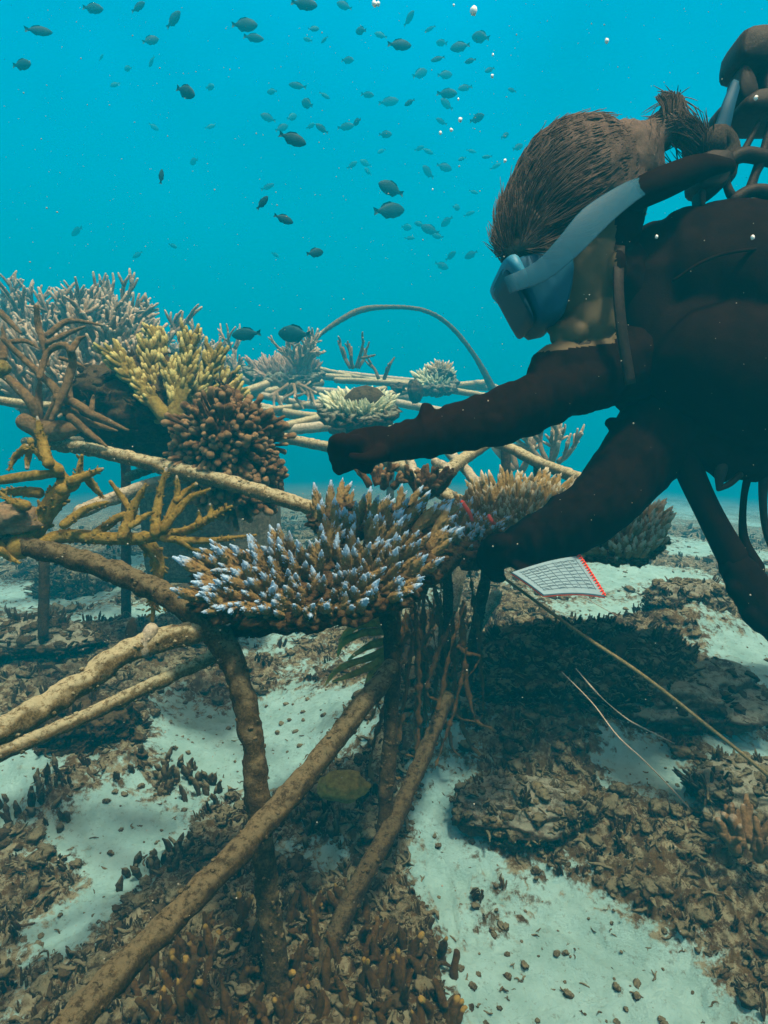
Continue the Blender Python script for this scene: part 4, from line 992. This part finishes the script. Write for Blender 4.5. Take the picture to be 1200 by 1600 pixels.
# mask
def prism(poly, d0, d1, mat, name, parent=None, bev=.1, n=3):
    """solid with the outline poly (px) from depth d0 to d1, edges rounded"""
    poly = np.array(poly, float)
    for _ in range(1):
        nx_ = np.roll(poly, -1, 0); poly = np.stack([poly * .78 + nx_ * .22, poly * .22 + nx_ * .78], 1).reshape(-1, 2)
    c = poly.mean(0); mb = MB(); rings = []
    zs = [(0, .80), (.04, .90), (.12, .97), (.25, 1), (.75, 1), (.88, .97), (.96, .90), (1, .80)]
    dm = (d0 + d1) / 2
    for z, s in zs:
        q = c + (poly - c) * s
        rings.append([P(x, y, dm) + FWD * ((d0 + (d1 - d0) * z) - dm) for x, y in q])
    m_ = len(poly); V_ = np.array(rings).reshape(-1, 3); F_ = [[i * m_ + j, i * m_ + (j + 1) % m_, (i + 1) * m_ + (j + 1) % m_, (i + 1) * m_ + j] for i in range(len(zs) - 1) for j in range(m_)]
    V_ = np.vstack([V_, V_[:m_].mean(0), V_[-m_:].mean(0)]); nn_ = len(V_)
    F3_ = [[nn_ - 2, (j + 1) % m_, j] for j in range(m_)] + [[nn_ - 1, (len(zs) - 1) * m_ + j, (len(zs) - 1) * m_ + (j + 1) % m_] for j in range(m_)]
    mb.add(V_, F_, F3_); return mb.build(name, mat, parent or diver)
mk = prism([(786, 424), (850, 410), (872, 402), (884, 430), (880, 470), (866, 514), (828, 522), (808, 470), (790, 448)], .99, 1.13, M['mask'], 'mask')
DL_ = WLOC[diver.name]; WLOC[mk.name] = DL_
prism([(772, 432), (786, 422), (796, 428), (814, 468), (806, 470)], .98, 1.14, M['maskpale'], 'frame', mk)
prism([(776, 436), (781, 432), (806, 476), (826, 518), (821, 520)], 1.0, 1.12, M['lens'], 'lens', mk)
def ribbon(pts, w, th, mat, name, parent=None, n=24):
    """flat webbing strap: pts (px,py,d), w = width in px measured across, in the picture plane"""
    c = catmull(np.array([P(*q) for q in pts]), n); wd = catmull(np.array([[x, 0, 0] for x in (w if np.ndim(w) else [w] * len(pts))]), n)[:, 0] if np.ndim(w) else np.full(n, w)
    T = np.gradient(c, axis=0); T /= np.linalg.norm(T, axis=1)[:, None]; Sd = np.cross(T, FWD); Sd /= np.linalg.norm(Sd, axis=1)[:, None]
    hw = (wd / 2 / FPX * pts[0][2])[:, None]; nf = np.cross(Sd, T) * th / 2
    V_ = np.stack([c + Sd * hw + nf * .6, c + Sd * hw * .9 + nf, c - Sd * hw * .9 + nf, c - Sd * hw + nf * .6, c - Sd * hw - nf * .6, c - Sd * hw * .9 - nf, c + Sd * hw * .9 - nf, c + Sd * hw - nf * .6], 1).reshape(-1, 3)
    F_ = [[i * 8 + j, i * 8 + (j + 1) % 8, (i + 1) * 8 + (j + 1) % 8, (i + 1) * 8 + j] for i in range(n - 1) for j in range(8)]
    F_ += [[0, 7, 4, 3], [0, 3, 2, 1], [7, 6, 5, 4]]; b0 = (n - 1) * 8; F_ += [[b0, b0 + 3, b0 + 4, b0 + 7], [b0, b0 + 1, b0 + 2, b0 + 3], [b0 + 7, b0 + 4, b0 + 5, b0 + 6]]
    mb = MB(); mb.add(V_, F_); return mb.build(name, mat, parent or diver)
ribbon([(792, 446, .955), (845, 424, .95), (888, 385, .945), (930, 340, .95), (985, 300, .97), (1020, 285, 1.0)], [26, 36, 46, 46, 36, 26], .004, M['strap'], 'strap', mk)
# regulator, hoses, straps, vest, tank and valve
mb = MB(); capsule(mb, [(880, 548, 1.04, 18), (900, 552, 1.04, 22), (925, 545, 1.05, 20)], 14, .006); mb.build('regulator', M['rubber'], diver)
def hose(name, pts, mat='rubber', ridges=False, parent=None):
    mb = MB(); capsule(mb, pts, 12, .006)
    if ridges:
        c = catmull(np.array([[*P(*q[:3]), q[3] / FPX * q[2]] for q in pts]), 40)
        for i in range(1, 39, 2):
            T = c[i + 1, :3] - c[i - 1, :3]; T /= np.linalg.norm(T); tube(mb, [c[i, :3] - T * .002, c[i, :3] + T * .002], c[i, 3] * 1.16, 12, 3, t=(0, 0))
    return mb.build(name, M[mat], parent or diver)
hose('hose', [(955, 335, 1.02, 18), (995, 305, 1.0, 24), (1045, 282, 1.0, 25), (1095, 262, 1.02, 20), (1135, 262, 1.03, 14)], 'suit')
ribbon([(968, 385, 1.0), (966, 450, .985), (972, 520, .985), (985, 600, 1.0)], 16, .006, M['rubber'], 'collar_strap')
ribbon([(1050, 440, .965), (1100, 408, .955), (1150, 393, .96), (1230, 385, .98)], 5, .004, M['suit'], 'shoulder_strap')
vb = MB()
capsule(vb, [(1078, 374, 1.06, 47), (1130, 372, 1.06, 52), (1210, 372, 1.07, 54), (1300, 380, 1.1, 60)], 18)
capsule(vb, [(1020, 400, 1.08, 50), (1010, 470, 1.07, 52), (1015, 540, 1.07, 50)], 18)
capsule(vb, [(1095, 440, 1.08, 96), (1180, 450, 1.08, 118), (1300, 480, 1.12, 140), (1420, 500, 1.18, 140)], 24)
capsule(vb, [(1090, 560, 1.05, 90), (1180, 590, 1.05, 110), (1300, 600, 1.1, 110)], 24)
capsule(vb, [(1090, 690, 1.06, 30), (1130, 712, 1.06, 34), (1180, 716, 1.07, 34), (1240, 700, 1.08, 40)], 14)
capsule(vb, [(1128, 745, 1.05, 14), (1128, 720, 1.05, 20)], 10)
me, vv = remeshed(vb, .008, 4, .006, 9, 5); finish(me, vv, 'buoyancy_vest', [M['suit']])
mb = MB(); capsule(mb, [(1140, 405, 1.22, 80), (1220, 400, 1.24, 88), (1400, 430, 1.3, 90), (1640, 470, 1.36, 90)], 28); mb.build('tank', M['webbing'], diver)
# valve stack
vs = thing_valve = prism([(1136, 104), (1142, 70), (1160, 62), (1212, 60), (1230, 70), (1226, 112), (1180, 118), (1142, 116)], 1.04, 1.12, M['rubber'], 'valve_cap'); 
prism([(1148, 112), (1160, 116), (1172, 140), (1176, 170), (1150, 172), (1142, 150)], 1.05, 1.10, M['rubber'], 'valve_neck')
prism([(1192, 90), (1230, 90), (1230, 185), (1188, 185), (1180, 150)], 1.05, 1.10, M['rubber'], 'valve_neck')
prism([(1142, 176), (1165, 160), (1240, 162), (1240, 196), (1160, 196), (1140, 190)], 1.03, 1.12, M['rubber'], 'valve_body')
prism([(1114, 180), (1122, 172), (1134, 178), (1130, 200), (1112, 200)], 1.05, 1.09, M['rubber'], 'knob')
ribbon([(1150, 130, 1.06), (1138, 165, 1.05), (1128, 200, 1.05), (1112, 235, 1.05)], [14, 20, 24, 26], .01, M['mask'], 'loose_strap')
hose('hose', [(1112, 225, 1.05, 22), (1125, 215, 1.05, 20), (1142, 232, 1.05, 14), (1130, 270, 1.05, 20)], 'webbing')
prism([(1082, 262), (1092, 246), (1134, 246), (1136, 268), (1122, 306), (1088, 306), (1078, 296)], 1.02, 1.08, M['rubber'], 'buckle')
prism([(1086, 300), (1098, 300), (1096, 330), (1088, 330)], 1.03, 1.06, M['rubber'], 'buckle_stem')
hose('hose', [(1186, 192, 1.05, 5), (1172, 218, 1.05, 5), (1158, 244, 1.05, 6)]); hose('hose', [(1204, 190, 1.05, 6), (1196, 225, 1.05, 6), (1190, 245, 1.05, 7)])
hose('hose', [(1132, 258, 1.04, 10), (1160, 242, 1.04, 12), (1200, 248, 1.05, 12), (1250, 262, 1.07, 12)])
hose('hose', [(1142, 256, 1.04, 9), (1134, 278, 1.04, 6), (1142, 304, 1.04, 7), (1156, 316, 1.05, 8)])
hose('hose', [(1190, 250, 1.05, 9), (1180, 272, 1.05, 7), (1172, 296, 1.05, 8)])
hose('hose', [(1148, 312, 1.04, 10), (1175, 298, 1.04, 10), (1210, 302, 1.05, 12), (1260, 310, 1.06, 14)])
# hanging gauge console on hoses
hose('hose', [(1066, 700, 1.06, 22), (1080, 742, 1.06, 21), (1108, 802, 1.05, 20), (1145, 872, 1.05, 23)], 'suit')
hose('hose', [(1172, 730, 1.06, 7), (1162, 780, 1.06, 5), (1162, 840, 1.06, 7), (1180, 888, 1.06, 14)], 'suit')
hose('hose', [(1196, 730, 1.06, 10), (1192, 780, 1.06, 6), (1198, 830, 1.06, 6), (1218, 870, 1.06, 10)])
hose('toggle', [(1128, 728, 1.04, 10), (1125, 745, 1.04, 8), (1123, 764, 1.04, 4)])
hose('toggle', [(1123, 764, 1.04, 4), (1140, 756, 1.04, 5), (1156, 742, 1.04, 5)])
cb = MB(); capsule(cb, [(1146, 880, 1.05, 23), (1168, 912, 1.05, 30), (1192, 945, 1.05, 32), (1230, 985, 1.05, 32)], 16); capsule(cb, [(1150, 918, 1.04, 15), (1162, 935, 1.04, 15)], 10); capsule(cb, [(1172, 955, 1.04, 16), (1190, 972, 1.04, 18)], 10)
me, vv = remeshed(cb, .005, 2, .002, 25, 4); finish(me, vv, 'gauge_console', [M['suit']])

# ------------------------------------------------------------------ fish
def fish_mesh(seed, deep=.5):
    g = np.random.default_rng(seed); mb = MB()
    xs = np.array([-.36, -.28, -.1, .12, .32, .45, .5]); hs = np.array([.06, .09, .21, .26, .2, .1, .03]) * deep * 2
    n = 10; a = np.linspace(0, 2 * math.pi, n, endpoint=False)
    V_ = np.array([[x, math.cos(q) * h * .38, math.sin(q) * h] for x, h in zip(xs, hs) for q in a])
    F_ = [[i * n + j, i * n + (j + 1) % n, (i + 1) * n + (j + 1) % n, (i + 1) * n + j] for i in range(6) for j in range(n)]
    V_ = np.vstack([V_, [-.37, 0, 0], [.51, 0, 0]]); F3_ = [[70, (j + 1) % n, j] for j in range(n)] + [[71, 60 + j, 60 + (j + 1) % n] for j in range(n)]
    mb.add(V_, F_, F3_)
    def fin(poly):
        m_ = len(poly); Vf = np.array([[x, .006, z] for x, z in poly] + [[x, -.006, z] for x, z in poly])
        Ff = [[j, (j + 1) % m_, m_ + (j + 1) % m_, m_ + j] for j in range(m_)]
        T3 = [[0, j, j + 1] for j in range(1, m_ - 1)] + [[m_, m_ + j + 1, m_ + j] for j in range(1, m_ - 1)]
        mb.add(Vf, Ff, T3)
    fin([(-.33, .045), (-.5, .11), (-.47, 0), (-.5, -.11), (-.33, -.045)])
    k = deep * 2
    fin([(.2, .22 * k), (.05, .285 * k), (-.15, .235 * k), (-.28, .11 * k), (-.1, .15 * k)]); fin([(.0, -.23 * k), (-.12, -.255 * k), (-.27, -.11 * k), (-.1, -.14 * k)])
    return mb.mesh('fish')
FM = [fish_mesh(1, .42), fish_mesh(2, .34), fish_mesh(3, .48)]
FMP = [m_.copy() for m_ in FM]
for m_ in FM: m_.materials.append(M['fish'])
for m_ in FMP: m_.materials.append(M['fish_hazed'])
gf = np.random.default_rng(12)
def fish(px, py, L_, d, rot=0, facing=1, label=None, group=None, yaw=None, variant=None, pale=False):
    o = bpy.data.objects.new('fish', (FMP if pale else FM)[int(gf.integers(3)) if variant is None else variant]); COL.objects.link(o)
    s = L_ / FPX * d * 1.12; o.location = tuple(P(px, py, d))
    yw = (0 if facing > 0 else math.pi) + (gf.uniform(-.6, .6) if yaw is None else yaw)
    o.rotation_euler = (Matrix.Rotation(yw, 3, 'Z') @ Matrix.Rotation(R(-rot), 3, 'Y')).to_euler(); o.scale = (s, s, s)
    tag(o, label, 'fish', group)
GR = 'fish swimming in open water'
for (x, y, l, d, rot, fc, lb) in [
 (60, 48, 36, 4.5, 5, 1, 'dark fish near the top left corner'), (34, 101, 34, 4.5, -5, 1, 'dark fish by the left edge below the corner fish'),
 (145, 13, 32, 5.5, -10, 1, 'fish cut close to the top edge at left'), (216, 11, 24, 6, 20, 1, 'small round fish at the top edge left of centre'), (271, 31, 30, 6, 30, 1, 'blurred fish just right of the small round one at the top'),
 (235, 63, 24, 7, 20, 1, 'fainter fish below the two top edge fish'), (290, 143, 40, 3.4, -25, 1, 'sharp dark fish alone heading down right at upper left'),
 (382, 39, 36, 5, 0, 1, 'upper fish of an overlapping pair near the top'), (396, 59, 32, 6, -15, 1, 'lower fish of an overlapping pair near the top'), (475, 6, 38, 4.5, -10, 1, 'dark fish touching the top edge at centre'),
 (457, 217, 40, 3.2, -20, 1, 'large dark fish heading down right in the centre of the open water'), (252, 276, 20, 3.4, 80, 1, 'small dark fish seen end on at left'),
 (410, 317, 24, 3.2, 40, 1, 'round black fish left of two lone fish'), (443, 342, 28, 3.4, -20, 1, 'dark fish just right of the round black one'), (492, 395, 26, 3.8, 10, 1, 'lone dark fish lowest in the open water'),
 (611, 295, 40, 4.5, 15, -1, 'upper of two larger grey fish below the shoal'), (608, 329, 50, 4.5, 8, 1, 'lower and larger of two grey fish below the shoal'), (624, 70, 34, 5, 0, 1, 'darkest fish in the upper middle of the shoal'),
 (385, 522, 42, 3.6, -5, -1, 'dark fish hovering just behind the end of the thicket'), (460, 522, 50, 3.6, 3, -1, 'long dark fish hovering behind the spiky grey coral')]:
    fish(x, y, l, d, rot, fc, lb, GR)
up_l = [(237, 96, 20), (200, 107, 18), (328, 136, 20), (490, 45, 18), (481, 62, 18), (507, 62, 16), (564, 48, 27), (595, 55, 20), (543, 94, 24), (465, 134, 28), (480, 162, 29), (507, 149, 18), (425, 143, 18), (419, 184, 24), (456, 183, 21), (440, 200, 24), (503, 201, 23), (485, 197, 17), (538, 9, 24)]
lo_l = [(303, 252, 24), (418, 292, 22), (120, 361, 32), (270, 384, 18), (215, 398, 18), (328, 198, 18), (180, 132, 16), (240, 198, 16), (430, 398, 16), (158, 90, 14)]
mid = [(540, 198, 26), (558, 190, 20), (574, 148, 26), (607, 159, 31), (602, 210, 22), (639, 29, 26), (690, 67, 28), (751, 58, 34), (719, 73, 30), (684, 92, 22), (656, 115, 31), (695, 117, 25), (765, 109, 20), (800, 141, 18), (698, 146, 33), (727, 137, 27), (698, 163, 25), (745, 185, 30), (690, 190, 22), (640, 160, 18), (672, 45, 18), (735, 95, 18)]
low = [(789, 212, 22), (809, 230, 26), (668, 236, 20), (736, 236, 16), (722, 248, 16), (761, 245, 16), (571, 255, 20), (550, 258, 18), (669, 269, 28), (694, 261, 25), (774, 260, 18), (596, 236, 16), (575, 268, 15), (655, 232, 16)]
bot = [(713, 324, 20), (733, 334, 18), (698, 346, 24), (635, 355, 21), (672, 359, 29), (684, 369, 18), (704, 400, 22), (736, 398, 22), (690, 415, 22), (789, 305, 22), (655, 350, 16), (640, 372, 16), (740, 300, 15), (810, 470 - 60, 15)]
ORD = 'leftmost|second|third|fourth|fifth|sixth|seventh|eighth|ninth|tenth|eleventh|twelfth|thirteenth|fourteenth|fifteenth|sixteenth|seventeenth|eighteenth|nineteenth|twentieth|twenty-first|twenty-second|twenty-third'.split('|')
for lst, lb, gr, dn, df in ((up_l, 'small faint fish left of the shoal near the top', 'faint fish left of the shoal', 7, 10), (lo_l, 'barely visible far fish in the open water at left', 'far fish in the open water', 10, 13), (mid, 'small fish in the dense upper part of the shoal', 'fish in the upper shoal', 7, 11),
        (low, 'small fish in the thin middle part of the shoal', 'fish in the middle shoal', 9, 12), (bot, 'tiny faint fish at the lower end of the shoal', 'fish in the lower shoal', 9, 13)):
    for k, (x, y, l) in enumerate(sorted(lst)):
        w = ORD[k] + (' of the ' if k == 0 else ' from the left of the ') + lb
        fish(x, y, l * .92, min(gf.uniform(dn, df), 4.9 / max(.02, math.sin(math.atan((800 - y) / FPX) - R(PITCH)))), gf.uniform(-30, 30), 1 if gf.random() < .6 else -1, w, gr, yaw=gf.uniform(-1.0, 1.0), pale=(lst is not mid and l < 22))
fish(205, 990, 46, 1.5, 82, 1, 'dark fish hanging head up beside the pipe stub at left', None, .2, 1)
of = [o for o in COL.objects if o.name.startswith('fish')][-1] if 0 else bpy.context.scene.collection.objects[-1]
of.data = of.data.copy(); of.data.materials.clear(); of.data.materials.append(M['algae'])

# bright bubbles and drifting particles
for (x, y, r_, d, lb) in [(719, 187, 4, 1.2, 'brightest round bubble in the middle of the shoal'), (585, 6, 5, 1.2, 'bright bubble pair at the top edge'), (740, 17, 7, 1.2, 'large shiny bubble near the top edge'), (948, 64, 4, 1.3, 'lone bright bubble above the diver'),
        (769, 119, 3, 1.3, 'small bubble right of the shoal'), (705, 203, 3, 1.2, 'small bubble just below the brightest one'), (688, 208, 3, 1.2, 'small bubble left below the brightest one'), (789, 251, 3, 1.2, 'small bubble in front of the diver hair'),
        (716, 155, 2, 1.3, 'tiny bubble above the brightest one'), (709, 8, 2, 1.3, 'tiny bubble at the top edge left of the large bubble'), (770, 86, 2, 1.3, 'tiny bubble high right of the shoal'), (676, 296, 1.6, 1.3, 'tiny bubble below the shoal'), (1176, 371, 4, .9, 'shiny bubble on the vest shoulder'),
        (1181, 153, 4, .98, 'shiny bubble on the tank valve'), (1026, 370, 3, .95, 'dull speck on the vest collar')]:
    mb = MB(); c = P(x, y, d); s = d / FPX
    blob(mb, c, np.array([r_ * .8, r_ * .8, r_]) * s, 2, .25, 2, int(x)); 
    if x == 585: blob(mb, c + RT * 6 * s, np.array([3, 3, 4]) * s, 2, .2, 2, 3)
    tag(mb.build('bubble', M['speck']), lb, 'bubble', 'bright bubbles in the water')
gs = np.random.default_rng(15); mb = MB()
for i in range(3400):
    d = gs.uniform(.45, 5.0); px, py = gs.uniform(-40, 1240), gs.uniform(-20, 1500)
    p = P(px, py, d)
    if p[2] < .15: continue
    blob(mb, p, (.0003 + .0009 * gs.random() ** 3) * (.4 + d * .6), 1)
m_, nt_, b_ = newmat('drifting_particles'); b_.inputs['Base Color'].default_value = (.34, .33, .28, 1)
tag(mb.build('marine_snow', m_, origin=(0, 0, 0)), 'tiny pale particles drifting everywhere in the water', 'particles', kind='stuff')

# ------------------------------------------------------------------ haze: the water itself
m = bpy.data.materials.new('sea_water_haze'); m.use_nodes = True; nt = m.node_tree; nt.nodes.clear()
o_ = nt.nodes.new('ShaderNodeOutputMaterial'); pv = nt.nodes.new('ShaderNodeVolumePrincipled')
pv.inputs['Color'].default_value = (.0, .41, .66, 1); pv.inputs['Density'].default_value = .088; pv.inputs['Anisotropy'].default_value = 0.0
pv.inputs['Absorption Color'].default_value = (0, 0, 0, 1)
nt.links.new(pv.outputs[0], o_.inputs['Volume'])
hx, z0, z1 = 88, -10.6, CAM_H + 5.2
vtx = [(x, y, z) for x in (-hx, hx) for y in (-hx, hx) for z in (z0, z1)]
mb = MB(); mb.add(vtx, [[0, 1, 3, 2], [4, 6, 7, 5], [0, 4, 5, 1], [2, 3, 7, 6], [0, 2, 6, 4], [1, 5, 7, 3]])
hz = mb.build('haze', m, origin=(0, 0, 0), smooth=False); tag(hz, 'blue green water filling the whole scene', 'water', kind='stuff')
